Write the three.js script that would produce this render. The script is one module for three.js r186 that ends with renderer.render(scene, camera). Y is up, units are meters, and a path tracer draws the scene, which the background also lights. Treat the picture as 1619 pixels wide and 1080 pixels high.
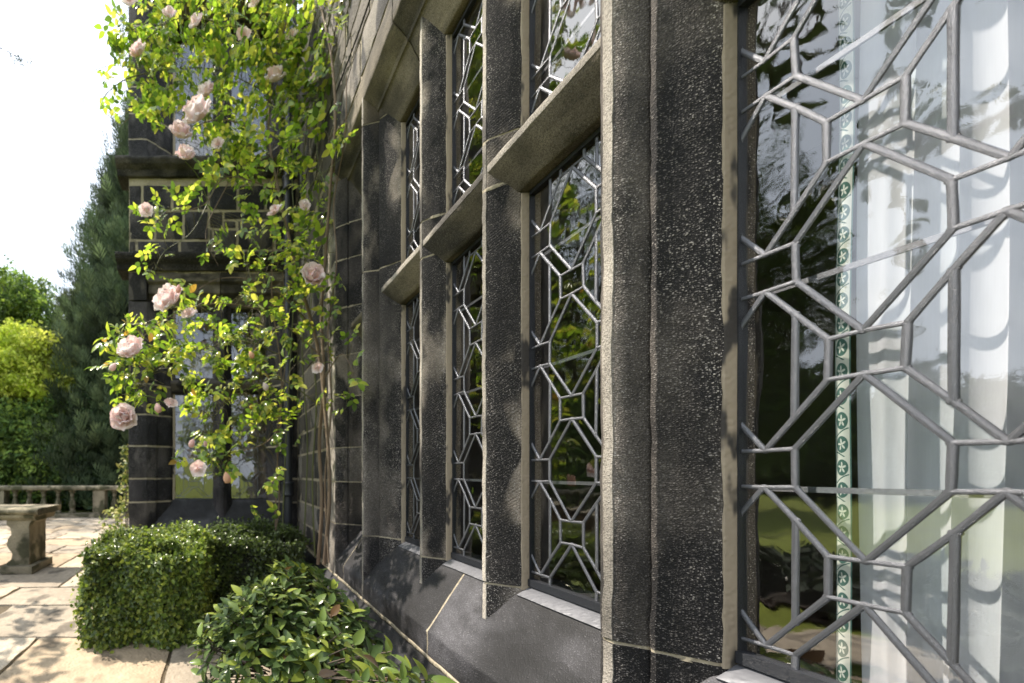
import * as THREE from 'three';
import { mergeGeometries, toCreasedNormals } from 'three/addons/utils/BufferGeometryUtils.js';

// ---------------------------------------------------------------- camera, sky, sun, exposure
const H = 1.25;                                  // eye height; x runs to the right, depth D = -z
const scene = new THREE.Scene();
const camera = new THREE.PerspectiveCamera(2 * Math.atan(748 / 560) * 180 / Math.PI, 2538 / 1496, 0.05, 600);
camera.position.set(0, H, 0);
camera.lookAt(0, H, -10);
camera.setViewOffset(2538, 1496, 919, 0, 1619, 1080);   // a shift lens: level camera, wall running away from it
camera.updateProjectionMatrix();
camera.focus = 0.95;
camera.userData.fStop = camera.getFocalLength() / 5.0;
const sunDir = new THREE.Vector3(-0.455, 0.848, -0.272).normalize();
function skyTexture(w, h) {                        // a bright summer haze with thin cloud, whitest towards the sun
  const data = new Float32Array(w * h * 4), d = new THREE.Vector3();
  const n2 = (x, y, z) => noise3(x, y, z) * 0.5 + noise3(x * 2.1, y * 2.1, z * 2.1) * 0.27 + noise3(x * 4.3, y * 4.3, z * 4.3) * 0.14 + noise3(x * 9, y * 9, z * 9) * 0.07;
  for (let r = 0; r < h; r++) for (let c = 0; c < w; c++) {
    const el = ((r + 0.5) / h - 0.5) * Math.PI, az = ((c + 0.5) / w - 0.5) * Math.PI * 2;
    d.set(Math.cos(az) * Math.cos(el), Math.sin(el), Math.sin(az) * Math.cos(el));
    const y = Math.max(0, d.y), ang = Math.acos(clamp(d.dot(sunDir), -1, 1)) * 57.3, k = Math.pow(y, 0.55), o = (r * w + c) * 4;
    const glow = 0.95 * Math.exp(-ang / 26) + 0.35 * Math.exp(-ang / 60);
    const q = 1.6 / (y + 0.22), cl = sstep(0.02, 0.42, n2(d.x * q + 3, d.z * q, 1.7)) * 0.75 * sstep(0, 0.12, y);
    [[0.8, 0.3, 1], [0.88, 0.44, 0.97], [0.97, 0.7, 0.9]].forEach(([hz, ze, gl], i) => { const v = lerp(hz, ze, k) * 0.98 + gl * glow * 1.2; data[o + i] = lerp(v, 1.45 + glow * 0.9, cl); });
    data[o + 3] = 1;
  }
  const t = new THREE.DataTexture(data, w, h, THREE.RGBAFormat, THREE.FloatType);
  t.mapping = THREE.EquirectangularReflectionMapping; t.magFilter = THREE.LinearFilter; t.needsUpdate = true;
  return t;
}
scene.background = scene.environment = skyTexture(1024, 512);
const sun = new THREE.DirectionalLight(0xfff4e6, 5);
sun.position.copy(sunDir).multiplyScalar(40);
sun.castShadow = true;
sun.shadow.mapSize.set(4096, 4096);
Object.assign(sun.shadow.camera, { left: -14, right: 14, top: 14, bottom: -14, near: 1, far: 90 });
scene.add(sun, sun.target);
const renderer = new THREE.WebGLRenderer({ antialias: true });
renderer.toneMapping = THREE.LinearToneMapping;
renderer.toneMappingExposure = 1.75;
renderer.shadowMap.enabled = true;
renderer.setSize(1024, 683);

// ---------------------------------------------------------------- helpers
function rngOf(seed) { let a = seed >>> 0; return () => { a = (a + 0x6D2B79F5) | 0; let t = Math.imul(a ^ (a >>> 15), 1 | a); t = (t + Math.imul(t ^ (t >>> 7), 61 | t)) ^ t; return ((t ^ (t >>> 14)) >>> 0) / 4294967296; }; }
const R = rngOf(7);
const V = (x, y, z) => new THREE.Vector3(x, y, z);
const at = (px, py, D) => V((px - 350) / 560 * D, H + (748 - py) / 560 * D, -D);   // a spot of known depth
const W = (d, h, D) => V(d, H + h, -D);
function lerp(a, b, t) { return a + (b - a) * t; }
function clamp(x, a = 0, b = 1) { return Math.min(b, Math.max(a, x)); }
function sstep(a, b, x) { const t = clamp((x - a) / (b - a)); return t * t * (3 - 2 * t); }
function hash(x, y, z = 0) { let n = Math.imul(x, 374761393) ^ Math.imul(y, 668265263) ^ Math.imul(z, 1274126177); n = Math.imul(n ^ (n >>> 13), 1274126177); return ((n ^ (n >>> 16)) >>> 0) / 4294967296; };
function noise3(x, y, z) {
  const ix = Math.floor(x), iy = Math.floor(y), iz = Math.floor(z); let fx = x - ix, fy = y - iy, fz = z - iz;
  fx = fx * fx * (3 - 2 * fx); fy = fy * fy * (3 - 2 * fy); fz = fz * fz * (3 - 2 * fz);
  let v = 0;
  for (let k = 0; k < 8; k++) v += hash(ix + (k & 1), iy + ((k >> 1) & 1), iz + (k >> 2)) * (k & 1 ? fx : 1 - fx) * (k & 2 ? fy : 1 - fy) * (k & 4 ? fz : 1 - fz);
  return v * 2 - 1;
}
// periodic value noise for textures: px, py cells per tile
function pn(u, v, px, py, s) {
  const x = u * px, y = v * py, ix = Math.floor(x), iy = Math.floor(y); let fx = x - ix, fy = y - iy;
  fx = fx * fx * (3 - 2 * fx); fy = fy * fy * (3 - 2 * fy);
  const x0 = ((ix % px) + px) % px, x1 = (x0 + 1) % px, y0 = ((iy % py) + py) % py, y1 = (y0 + 1) % py;
  return lerp(lerp(hash(x0, y0, s), hash(x1, y0, s), fx), lerp(hash(x0, y1, s), hash(x1, y1, s), fx), fy);
}
function fb(u, v, px, py, s, oct) { let a = 0.5, t = 0, n = 0; for (let i = 0; i < oct; i++) { t += a * pn(u, v, px, py, s + i * 17); n += a; a *= 0.5; px *= 2; py *= 2; } return t / n; }
const toS = (x) => 255 * (x <= 0.0031308 ? 12.92 * x : 1.055 * Math.pow(Math.max(x, 0), 1 / 2.4) - 0.055);
function colorTex(n, f) {                         // f(u, v) -> linear [r, g, b]
  const data = new Uint8Array(n * n * 4);
  for (let y = 0; y < n; y++) for (let x = 0; x < n; x++) { const c = f((x + 0.5) / n, (y + 0.5) / n), o = (y * n + x) * 4; for (let k = 0; k < 3; k++) data[o + k] = clamp(toS(c[k]), 0, 255); data[o + 3] = 255; }
  const t = new THREE.DataTexture(data, n, n); t.colorSpace = THREE.SRGBColorSpace;
  t.wrapS = t.wrapT = THREE.RepeatWrapping; t.magFilter = THREE.LinearFilter; t.needsUpdate = true; return t;
}
function grayTex(n, f) {
  const data = new Uint8Array(n * n * 4);
  for (let y = 0; y < n; y++) for (let x = 0; x < n; x++) { const c = clamp(f((x + 0.5) / n, (y + 0.5) / n)) * 255, o = (y * n + x) * 4; data[o] = data[o + 1] = data[o + 2] = c; data[o + 3] = 255; }
  const t = new THREE.DataTexture(data, n, n); t.wrapS = t.wrapT = THREE.RepeatWrapping; t.magFilter = THREE.LinearFilter; t.needsUpdate = true; return t;
}
const counts = new Map();
function numbered(name) { const k = counts.get(name) ?? 0; counts.set(name, k + 1); return k ? name + '_' + String(k).padStart(3, '0') : name; }
function prep(o) { o.castShadow = o.receiveShadow = true; return o; }
function thing(name, label, category, pos = V(0, 0, 0), group) {
  const g = new THREE.Group(); g.name = numbered(name); g.position.copy(pos); g.userData = { label, category };
  if (group) g.userData.group = group;
  scene.add(g); return g;
}
function part(name, geo, mat, parent, label) {    // geometry in world metres; the parent is a top-level Group
  const m = prep(new THREE.Mesh(geo, mat)); m.name = name;
  m.position.sub(parent.position); parent.add(m);
  if (label) m.userData.label = label;
  return m;
}
function setting(name, geo, mat) { const m = prep(new THREE.Mesh(geo, mat)); m.name = name; m.userData.kind = 'structure'; scene.add(m); return m; }
function boxUV(g, scale = 1, off = [0, 0]) {      // uv in metres from the face's main direction
  if (g.index) g = g.toNonIndexed();
  const p = g.attributes.position, n = p.count, uv = new Float32Array(n * 2), a = V(), b = V(), c = V();
  for (let i = 0; i < n; i += 3) {
    a.fromBufferAttribute(p, i); b.fromBufferAttribute(p, i + 1); c.fromBufferAttribute(p, i + 2);
    const nn = b.clone().sub(a).cross(c.clone().sub(a)), ax = Math.abs(nn.x), ay = Math.abs(nn.y), az = Math.abs(nn.z);
    [a, b, c].forEach((q, k) => { const [s, t] = ax >= ay && ax >= az ? [q.z, q.y] : ay >= az ? [q.x, q.z] : [q.x, q.y]; uv[(i + k) * 2] = s / scale + off[0]; uv[(i + k) * 2 + 1] = t / scale + off[1]; });
  }
  g.setAttribute('uv', new THREE.BufferAttribute(uv, 2)); g.setAttribute('color', new THREE.BufferAttribute(new Float32Array(n * 3).fill(1), 3)); return g;
}
function roundPoly(pts, r, seg = 2) {
  const out = [];
  for (let i = 0; i < pts.length; i++) {
    const p = pts[i], a = pts[(i + pts.length - 1) % pts.length], b = pts[(i + 1) % pts.length];
    const la = Math.hypot(a[0] - p[0], a[1] - p[1]), lb = Math.hypot(b[0] - p[0], b[1] - p[1]), q = Math.min(r, la * 0.35, lb * 0.35);
    const A = [p[0] + (a[0] - p[0]) / la * q, p[1] + (a[1] - p[1]) / la * q], B = [p[0] + (b[0] - p[0]) / lb * q, p[1] + (b[1] - p[1]) / lb * q];
    for (let k = 0; k <= seg; k++) { const t = k / seg, u = 1 - t; out.push([u * u * A[0] + 2 * u * t * p[0] + t * t * B[0], u * u * A[1] + 2 * u * t * p[1] + t * t * B[1]]); }
  }
  return out;
}
// a closed profile swept straight along one axis, its faces slightly uneven like dressed stone
function sweep(profile, map, t0, t1, { step = 0.03, r = 0.005, amp = 0.0016, uvScale = 1.1, fine = 0.025, tint = null } = {}) {
  let ring = roundPoly(profile, r), pts = [];
  for (let i = 0; i < ring.length; i++) {
    const a = ring[i], b = ring[(i + 1) % ring.length], l = Math.hypot(b[0] - a[0], b[1] - a[1]), n = Math.max(1, Math.round(l / fine));
    for (let k = 0; k < n; k++) pts.push([lerp(a[0], b[0], k / n), lerp(a[1], b[1], k / n)]);
  }
  const n = pts.length, m = Math.max(1, Math.ceil(Math.abs(t1 - t0) / step)), pos = [], uv = [], col = [], per = [0];
  const shade = pts.map((p) => (tint ? tint(p) : [1, 1, 1]));
  for (let i = 0; i < n; i++) { const a = pts[i], b = pts[(i + 1) % n]; per.push(per[i] + Math.hypot(b[0] - a[0], b[1] - a[1])); }
  const ou = R(), ov = R(), P = [];
  for (let j = 0; j <= m; j++) {
    const t = lerp(t0, t1, j / m), row = [];
    for (let i = 0; i < n; i++) {
      const q = map(pts[i], t);
      if (amp) for (const [f, w] of [[28, 1], [75, 0.55], [9, 1.3]]) { q.x += noise3(q.x * f, q.y * f, q.z * f) * amp * w; q.y += noise3(q.x * f + 31, q.y * f, q.z * f) * amp * w; q.z += noise3(q.x * f, q.y * f + 57, q.z * f) * amp * w; }
      row.push(q);
    }
    P.push(row);
  }
  const q = (v, u, w, s) => { pos.push(v.x, v.y, v.z); uv.push(u / uvScale + ou, w / uvScale + ov); const k = Math.max(0.25, 1 + 0.5 * noise3(v.x * 5, v.y * 2.6, v.z * 5) + 0.4 * noise3(v.x * 17, v.y * 8, v.z * 17)); col.push(s[0] * k, s[1] * k, s[2] * k); };
  for (let j = 0; j < m; j++) for (let i = 0; i < n; i++) {
    const i1 = (i + 1) % n, ua = per[i], ub = per[i + 1], va = lerp(t0, t1, j / m), vb = lerp(t0, t1, (j + 1) / m);
    const sa = shade[i], sb = shade[i1];
    q(P[j][i], ua, va, sa); q(P[j][i1], ub, va, sb); q(P[j + 1][i1], ub, vb, sb);
    q(P[j][i], ua, va, sa); q(P[j + 1][i1], ub, vb, sb); q(P[j + 1][i], ua, vb, sa);
  }
  const tri = THREE.ShapeUtils.triangulateShape(pts.map((p) => new THREE.Vector2(p[0], p[1])), []);
  for (const [a, b, c] of tri) {
    for (const k of [a, c, b]) q(P[0][k], pts[k][0], pts[k][1], [1, 1, 1]);
    for (const k of [a, b, c]) q(P[m][k], pts[k][0], pts[k][1], [1, 1, 1]);
  }
  let g = new THREE.BufferGeometry();
  g.setAttribute('position', new THREE.Float32BufferAttribute(pos, 3)); g.setAttribute('uv', new THREE.Float32BufferAttribute(uv, 2)); g.setAttribute('color', new THREE.Float32BufferAttribute(col, 3));
  // face outwards whichever way the profile runs
  const A = THREE.ShapeUtils.area(pts.map((p) => new THREE.Vector2(p[0], p[1]))), o = map([0, 0], 0), ex = map([1, 0], 0).sub(o), ey = map([0, 1], 0).sub(o), et = map([0, 0], 1).sub(o);
  if (A * ex.cross(ey).dot(et) * Math.sign(t1 - t0) < 0) { const p = g.attributes.position.array, u = g.attributes.uv.array, w = g.attributes.color.array; for (let i = 0; i < p.length; i += 9) for (let k = 0; k < 3; k++) { [p[i + 3 + k], p[i + 6 + k]] = [p[i + 6 + k], p[i + 3 + k]]; [w[i + 3 + k], w[i + 6 + k]] = [w[i + 6 + k], w[i + 3 + k]]; } for (let i = 0; i < u.length; i += 6) for (let k = 0; k < 2; k++) { [u[i + 2 + k], u[i + 4 + k]] = [u[i + 4 + k], u[i + 2 + k]]; } }
  return toCreasedNormals(g, 0.75);
}
const mapY = (p, t) => V(p[0], H + t, -p[1]);      // profile (d, D), swept upwards
const mapZ = (p, t) => V(p[0], H + p[1], -t);      // profile (d, h), swept into the depth
const mapX = (p, t) => V(t, H + p[1], -p[0]);      // profile (D, h), swept across
// a block of stone with worn edges
function block(x0, x1, y0, y1, z0, z1, { r = 0.008, amp = 0.003, seg = 0.07, uvScale = 1.1 } = {}) {
  const sx = x1 - x0, sy = y1 - y0, sz = z1 - z0, n = (s) => clamp(Math.round(s / seg), 2, 8);
  const g = new THREE.BoxGeometry(sx, sy, sz, n(sx), n(sy), n(sz)), p = g.attributes.position, q = V(), c = V();
  const cx = (x0 + x1) / 2, cy = (y0 + y1) / 2, cz = (z0 + z1) / 2;
  for (let i = 0; i < p.count; i++) {
    q.fromBufferAttribute(p, i);
    const onx = sx / 2 - Math.abs(q.x) < 1e-5, ony = sy / 2 - Math.abs(q.y) < 1e-5, onz = sz / 2 - Math.abs(q.z) < 1e-5;
    if (onx + ony + onz > 1) { c.set(onx ? Math.sign(q.x) : 0, ony ? Math.sign(q.y) : 0, onz ? Math.sign(q.z) : 0); q.addScaledVector(c, -r * 0.5); }
    q.x += cx; q.y += cy; q.z += cz;
    const f = 17; q.x += noise3(q.x * f, q.y * f, q.z * f) * amp; q.y += noise3(q.x * f + 9, q.y * f, q.z * f) * amp * 0.6; q.z += noise3(q.x * f, q.y * f + 5, q.z * f) * amp;
    p.setXYZ(i, q.x, q.y, q.z);
  }
  return toCreasedNormals(boxUV(g, uvScale, [R(), R()]), 0.6);
}
function plainBox(x0, x1, y0, y1, z0, z1) { const g = new THREE.BoxGeometry(x1 - x0, y1 - y0, z1 - z0); g.translate((x0 + x1) / 2, (y0 + y1) / 2, (z0 + z1) / 2); return boxUV(g); }
function taperTube(pts, r0, r1, radial = 6, n = 0, wob = 0) {
  const c = new THREE.CatmullRomCurve3(pts), m = n || pts.length * 4, fr = c.computeFrenetFrames(m, false), pos = [], uv = [], idx = [], len = c.getLength();
  for (let i = 0; i <= m; i++) {
    const t = i / m, p = c.getPointAt(t);
    for (let k = 0; k <= radial; k++) {
      const a = k / radial * Math.PI * 2, r = lerp(r0, r1, t) * (1 + wob * noise3(p.x * 30 + (k % radial) * 3, p.y * 30, p.z * 30));
      const v = p.clone().addScaledVector(fr.normals[i], Math.cos(a) * r).addScaledVector(fr.binormals[i], Math.sin(a) * r);
      pos.push(v.x, v.y, v.z); uv.push(k / radial * 0.2, t * len);
    }
  }
  for (let i = 0; i < m; i++) for (let k = 0; k < radial; k++) { const a = i * (radial + 1) + k, b = a + radial + 1; idx.push(a, a + 1, b, a + 1, b + 1, b); }
  const g = new THREE.BufferGeometry(); g.setAttribute('position', new THREE.Float32BufferAttribute(pos, 3)); g.setAttribute('uv', new THREE.Float32BufferAttribute(uv, 2)); g.setIndex(idx); g.computeVertexNormals();
  return g;
}
// a leaf along +y from its base, face +z, folded along the midrib and curled
function leafGeo(len, wid, fold = 0.25, curl = 0.2, seg = 4, tip = 0.75) {
  const pos = [], uv = [], idx = [];
  for (let i = 0; i <= seg; i++) {
    const t = i / seg, w = wid / 2 * Math.pow(Math.sin(Math.PI * Math.pow(t, tip)), 0.85), y = len * t, z = -curl * len * t * t;
    pos.push(-w, y, z + fold * w, 0, y, z, w, y, z + fold * w); uv.push(0.5 - w, y, 0.5, y, 0.5 + w, y);
  }
  for (let i = 0; i < seg; i++) for (let k = 0; k < 2; k++) { const a = i * 3 + k; idx.push(a, a + 1, a + 3, a + 1, a + 4, a + 3); }
  const g = new THREE.BufferGeometry(); g.setAttribute('position', new THREE.Float32BufferAttribute(pos, 3)); g.setAttribute('uv', new THREE.Float32BufferAttribute(uv, 2)); g.setIndex(idx); g.computeVertexNormals(); return g;
}
const UP = V(0, 1, 0);
function aim(pos, dir, face, s) {                  // matrix: local +y along dir, local +z near face
  const y = dir.clone().normalize(), x = y.clone().cross(face).normalize();
  if (x.lengthSq() < 0.1) x.set(1, 0, 0);
  const z = x.clone().cross(y), m = new THREE.Matrix4().makeBasis(x, y, z);
  return m.scale(V(s, s, s)).setPosition(pos);
}
const rdir = (r) => { const z = r() * 2 - 1, a = r() * Math.PI * 2, q = Math.sqrt(1 - z * z); return V(q * Math.cos(a), z, q * Math.sin(a)); };
// leaves of one plant: those that show largest are meshes of their own, the rest one part
function leaves(parent, geo, list, mats, palette, most, name = 'leaf', restName = 'foliage') {
  const e = V(0, H, 0);
  for (const l of list) { const p = V().setFromMatrixPosition(l); l.score = p.z > -0.3 ? 0 : l.elements[5] ** 2 * 0 + new THREE.Vector3().setFromMatrixScale(l).x / p.distanceTo(e); const px = 350 + p.x / -p.z * 560, py = 748 - (p.y - H) / -p.z * 560; if (px < 0 || px > 1619 || py < 0 || py > 1080) l.score = 0; }
  list.sort((a, b) => b.score - a.score);
  const off = new THREE.Matrix4().makeTranslation(-parent.position.x, -parent.position.y, -parent.position.z);
  const k = Math.min(most, list.length);
  for (let i = 0; i < k; i++) { const m = prep(new THREE.Mesh(geo, mats[Math.floor(R() * mats.length)])); m.name = name; off.clone().multiply(list[i]).decompose(m.position, m.quaternion, m.scale); parent.add(m); }
  if (list.length > k) {
    const im = prep(new THREE.InstancedMesh(geo, mats[0].clone(), list.length - k)); im.material.color.set(1, 1, 1); im.name = restName; im.userData.kind = 'stuff';
    const c = new THREE.Color();
    for (let i = k; i < list.length; i++) { im.setMatrixAt(i - k, off.clone().multiply(list[i])); const a = palette[Math.floor(R() * palette.length)], v = 0.75 + R() * 0.5; im.setColorAt(i - k, c.setRGB(a[0] * v, a[1] * v, a[2] * v)); }
    parent.add(im);
  }
}
// ---------------------------------------------------------------- materials
// gritstone: tan where clean, near black where sooty, with coarse pale grains
function dots(u, v, n, seed, share) {              // round grains scattered over cells, 0..1
  const x = u * n, y = v * n, ix = Math.floor(x), iy = Math.floor(y); let best = 0;
  for (let j = -1; j <= 1; j++) for (let i = -1; i <= 1; i++) {
    const cx = (((ix + i) % n) + n) % n, cy = (((iy + j) % n) + n) % n; if (hash(cx, cy, seed) > share) continue;
    const dx = x - (ix + i + 0.2 + 0.6 * hash(cx, cy, seed + 1)), dy = y - (iy + j + 0.2 + 0.6 * hash(cx, cy, seed + 2)), r = 0.2 + 0.42 * hash(cx, cy, seed + 3) ** 1.6;
    best = Math.max(best, (1 - sstep(r * 0.55, r, Math.hypot(dx, dy * (0.8 + 0.5 * hash(cx, cy, seed + 4))))) * (0.45 + 0.55 * hash(cx, cy, seed + 5)));
  }
  return best;
}
const GN = 512, gd = new Float32Array(1024 * 1024);
for (let y = 0; y < 1024; y++) for (let x = 0; x < 1024; x++) { const u = (x + 0.5) / 1024, v = (y + 0.5) / 1024; gd[y * 1024 + x] = 0.42 * dots(u, v, 225, 3, 0.62) + 0.38 * dots(u, v, 380, 13, 0.62) + 0.2 * pn(u, v, GN, GN, 4); }
const grain = (u, v) => gd[((Math.floor(v * 1024) % 1024) + 1024) % 1024 * 1024 + ((Math.floor(u * 1024) % 1024) + 1024) % 1024];
function gritstone(tan, soot, lo, hi, speck, seed) {
  return colorTex(1024, (u, v) => {
    const w = fb(u, v, 4, 4, seed + 50, 3) - 0.5;
    const m = sstep(lo, hi, fb(u + w * 0.12, v, 7, 3, seed, 5)) * 0.97;
    const g = grain(u, v), st = fb(u, v, 40, 10, seed + 9, 3);
    const a = [0, 1, 2].map((k) => lerp(tan[k] * (0.72 + 0.5 * st), soot[k] * (0.6 + 0.9 * st), m));
    const s = sstep(0.3, 0.62, g) * speck * (0.5 + 0.7 * sstep(0.3, 0.7, fb(u, v, 9, 6, seed + 70, 3))), d = 1 - 0.5 * sstep(0.16, 0.05, g);
    return [0, 1, 2].map((k) => lerp(a[k], [0.36, 0.345, 0.325][k], s) * d);
  });
}
const gritBump = grayTex(1024, (u, v) => 0.55 * grain(u, v) + 0.45 * fb(u, v, 24, 24, 5, 5));
const toolBump = grayTex(1024, (u, v) => 0.45 * grain(u, v) + 0.3 * fb(u, v, 24, 24, 5, 5) + 0.25 * Math.abs(Math.sin((u * 60 + v * 90 + 1.6 * pn(u, v, 12, 12, 8)) * Math.PI)) * pn(u, v, 14, 14, 9));
const softBump = grayTex(512, (u, v) => 0.5 * fb(u, v, 30, 30, 15, 4) + 0.5 * pn(u, v, 140, 140, 16));
const texMid = gritstone([0.25, 0.222, 0.186], [0.0115, 0.011, 0.0115], 0.42, 0.59, 0.9, 100);
const texDark = gritstone([0.15, 0.136, 0.122], [0.0075, 0.007, 0.0078], 0.34, 0.58, 1.4, 200);
const texTan = gritstone([0.17, 0.142, 0.1], [0.04, 0.034, 0.027], 0.35, 0.65, 0.25, 300);
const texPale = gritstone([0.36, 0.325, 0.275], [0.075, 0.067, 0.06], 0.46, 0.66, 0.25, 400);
const texSill = colorTex(1024, (u, v) => { const a = fb(u, v, 5, 3, 31, 5), g = grain(u, v), st = fb(u + v * 0.4, v, 26, 5, 34, 4), bl = sstep(0.6, 0.72, fb(u, v, 9, 9, 37, 4)), k = (0.016 + 0.05 * sstep(0.36, 0.7, a)) * (0.55 + 0.9 * st) * (0.5 + 1.5 * g) * (1 - 0.4 * bl), s = sstep(0.46, 0.66, g) * 0.34; return [lerp(k, 0.22, s), lerp(k * 0.98, 0.215, s), lerp(k * 1.06, 0.21, s)]; });
const std = (o) => new THREE.MeshStandardMaterial(o);
const stn = (o) => new THREE.MeshStandardMaterial({ vertexColors: true, ...o });
const phys = (o) => new THREE.MeshPhysicalMaterial(o);
const rgb = (r, g, b) => new THREE.Color().setRGB(r, g, b);
const M = {
  mid: stn({ map: texMid, bumpMap: toolBump, bumpScale: 0.0042, roughness: 0.93 }),
  dark: stn({ map: texDark, bumpMap: gritBump, bumpScale: 0.0055, roughness: 0.9 }),
  tan: stn({ map: texTan, bumpMap: gritBump, bumpScale: 0.0025, roughness: 0.93 }),
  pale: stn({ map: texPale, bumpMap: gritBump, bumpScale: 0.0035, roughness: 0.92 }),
  sill: stn({ map: texSill, bumpMap: gritBump, bumpScale: 0.004, roughness: 0.72 }),
  wall: stn({ map: texMid, color: rgb(0.95, 0.93, 0.92), bumpMap: softBump, bumpScale: 0.006, roughness: 0.95 }),
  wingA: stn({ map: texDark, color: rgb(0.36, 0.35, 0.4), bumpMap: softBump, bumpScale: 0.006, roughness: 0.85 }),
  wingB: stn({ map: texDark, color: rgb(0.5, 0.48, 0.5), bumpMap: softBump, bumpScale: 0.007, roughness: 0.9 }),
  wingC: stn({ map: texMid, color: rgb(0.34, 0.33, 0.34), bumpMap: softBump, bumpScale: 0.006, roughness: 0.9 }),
  lead: std({ color: rgb(0.15, 0.155, 0.17), metalness: 0.6, roughness: 0.34, bumpMap: softBump, bumpScale: 0.0006 }),
  iron: std({ color: rgb(0.018, 0.02, 0.025), roughness: 0.4, bumpMap: softBump, bumpScale: 0.0005 }),
  flashing: std({ color: rgb(0.13, 0.133, 0.145), metalness: 0.3, roughness: 0.5, bumpMap: softBump, bumpScale: 0.002 }),
};
const mortarTex = colorTex(512, (u, v) => { const a = fb(u, v, 10, 10, 61, 5), b = pn(u, v, 160, 160, 62), k = 0.75 + 0.5 * a, d = 1 - 0.5 * sstep(0.62, 0.72, fb(u, v, 6, 6, 66, 4)); return [0.33 * k * (0.8 + 0.4 * b) * d, 0.285 * k * (0.8 + 0.4 * b) * d, 0.205 * k * (0.8 + 0.4 * b) * d]; });
M.mortar = std({ map: mortarTex, bumpMap: softBump, bumpScale: 0.006, roughness: 0.97 });
const masticTex = colorTex(512, (u, v) => { const a = fb(u, v, 30, 3, 71, 4), d = sstep(0.56, 0.7, fb(u, v, 24, 9, 75, 4)), k = 0.85 + 0.3 * a; return [lerp(0.34 * k, 0.05, d), lerp(0.28 * k, 0.045, d), lerp(0.205 * k, 0.04, d)]; });
M.mastic = std({ map: masticTex, bumpMap: softBump, bumpScale: 0.003, roughness: 0.9 });
const glassBump = grayTex(512, (u, v) => 0.75 * fb(u, v, 5, 3, 81, 2) + 0.25 * fb(u, v, 14, 7, 84, 2));
M.glass = phys({ color: 0xffffff, transmission: 1, thickness: 0, roughness: 0, ior: 2.3, bumpMap: glassBump, bumpScale: 0.0012 });
M.glassB = phys({ color: rgb(0.93, 0.97, 0.96), transmission: 1, thickness: 0, roughness: 0, ior: 2.3, bumpMap: glassBump, bumpScale: 0.0018 });

// ---------------------------------------------------------------- the house
const house = thing('stone_house', 'soot blackened stone house with mullioned leaded windows and a projecting wing', 'house', V(1.1, 0, -2.6));
const hp = (name, geo, mat, label) => part(name, geo, mat, house, label);
const GL = 1.15, FR = 0.93, LW = 0.308, LB = -0.404, LT = 1.039, UB = 1.238, UT = 2.16;

// leaded lights: polygons of one lattice, clipped to the opening; s across, h up
function clipTo(poly, w, b, t) {
  const cut = (ps, f) => { const out = []; for (let i = 0; i < ps.length; i++) { const p = ps[i], q = ps[(i + 1) % ps.length], a = f(p), c = f(q); if (a >= -1e-7) out.push(p); if ((a > 1e-7 && c < -1e-7) || (a < -1e-7 && c > 1e-7)) { const k = a / (a - c); out.push([lerp(p[0], q[0], k), lerp(p[1], q[1], k)]); } } return out; };
  for (const f of [(p) => p[0], (p) => w - p[0], (p) => p[1] - b, (p) => t - p[1]]) { poly = cut(poly, f); if (poly.length < 3) return null; }
  let A = 0; poly.forEach((p, i) => { const q = poly[(i + 1) % poly.length]; A += p[0] * q[1] - p[1] * q[0]; });
  return Math.abs(A) / 2 > 2e-5 ? poly : null;
}
function lattice(w, b, t, edgeAt, T) {             // edgeAt: height of an edge square's middle
  const a = w / 8, r = 0.0932 * T, out = [];
  for (let k = -1; k < 8; k++) {
    const e = edgeAt + k * T, c = e + T / 2, e2 = e + T, c2 = c + T;
    out.push([[3 * a, c - r], [4 * a, c - r], [5 * a, c - r], [5 * a, c + r], [4 * a, c + r], [3 * a, c + r]]);
    out.push([[4 * a, c + r], [6 * a, e2 - r], [6 * a, e2 + r], [4 * a, c2 - r], [2 * a, e2 + r], [2 * a, e2 - r]]);
    for (const m of [0, 1]) {
      const f = (ps) => out.push(m ? ps.map((p) => [w - p[0], p[1]]).reverse() : ps);
      f([[0, e - r], [a, e - r], [2 * a, e - r], [2 * a, e + r], [a, e + r], [0, e + r]]);
      const up = (c - r + e + r) / 2, dn = (c + r + e2 - r) / 2;
      f([[a, e + r], [2 * a, up], [2 * a, dn], [a, e2 - r], [0, dn], [0, up]]);
      f([[a, e + r], [2 * a, e + r], [4 * a, c - r], [3 * a, c - r], [2 * a, up]]);
      f([[3 * a, c + r], [4 * a, c + r], [2 * a, e2 - r], [a, e2 - r], [2 * a, dn]]);
      f([[2 * a, up], [3 * a, c - r], [3 * a, c + r], [2 * a, dn]]);
      f([[0, up], [a, e + r], [0, e + r]]); f([[0, dn], [0, e2 - r], [a, e2 - r]]);
    }
  }
  return out.map((p) => clipTo(p, w, b, t)).filter(Boolean);
}
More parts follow.
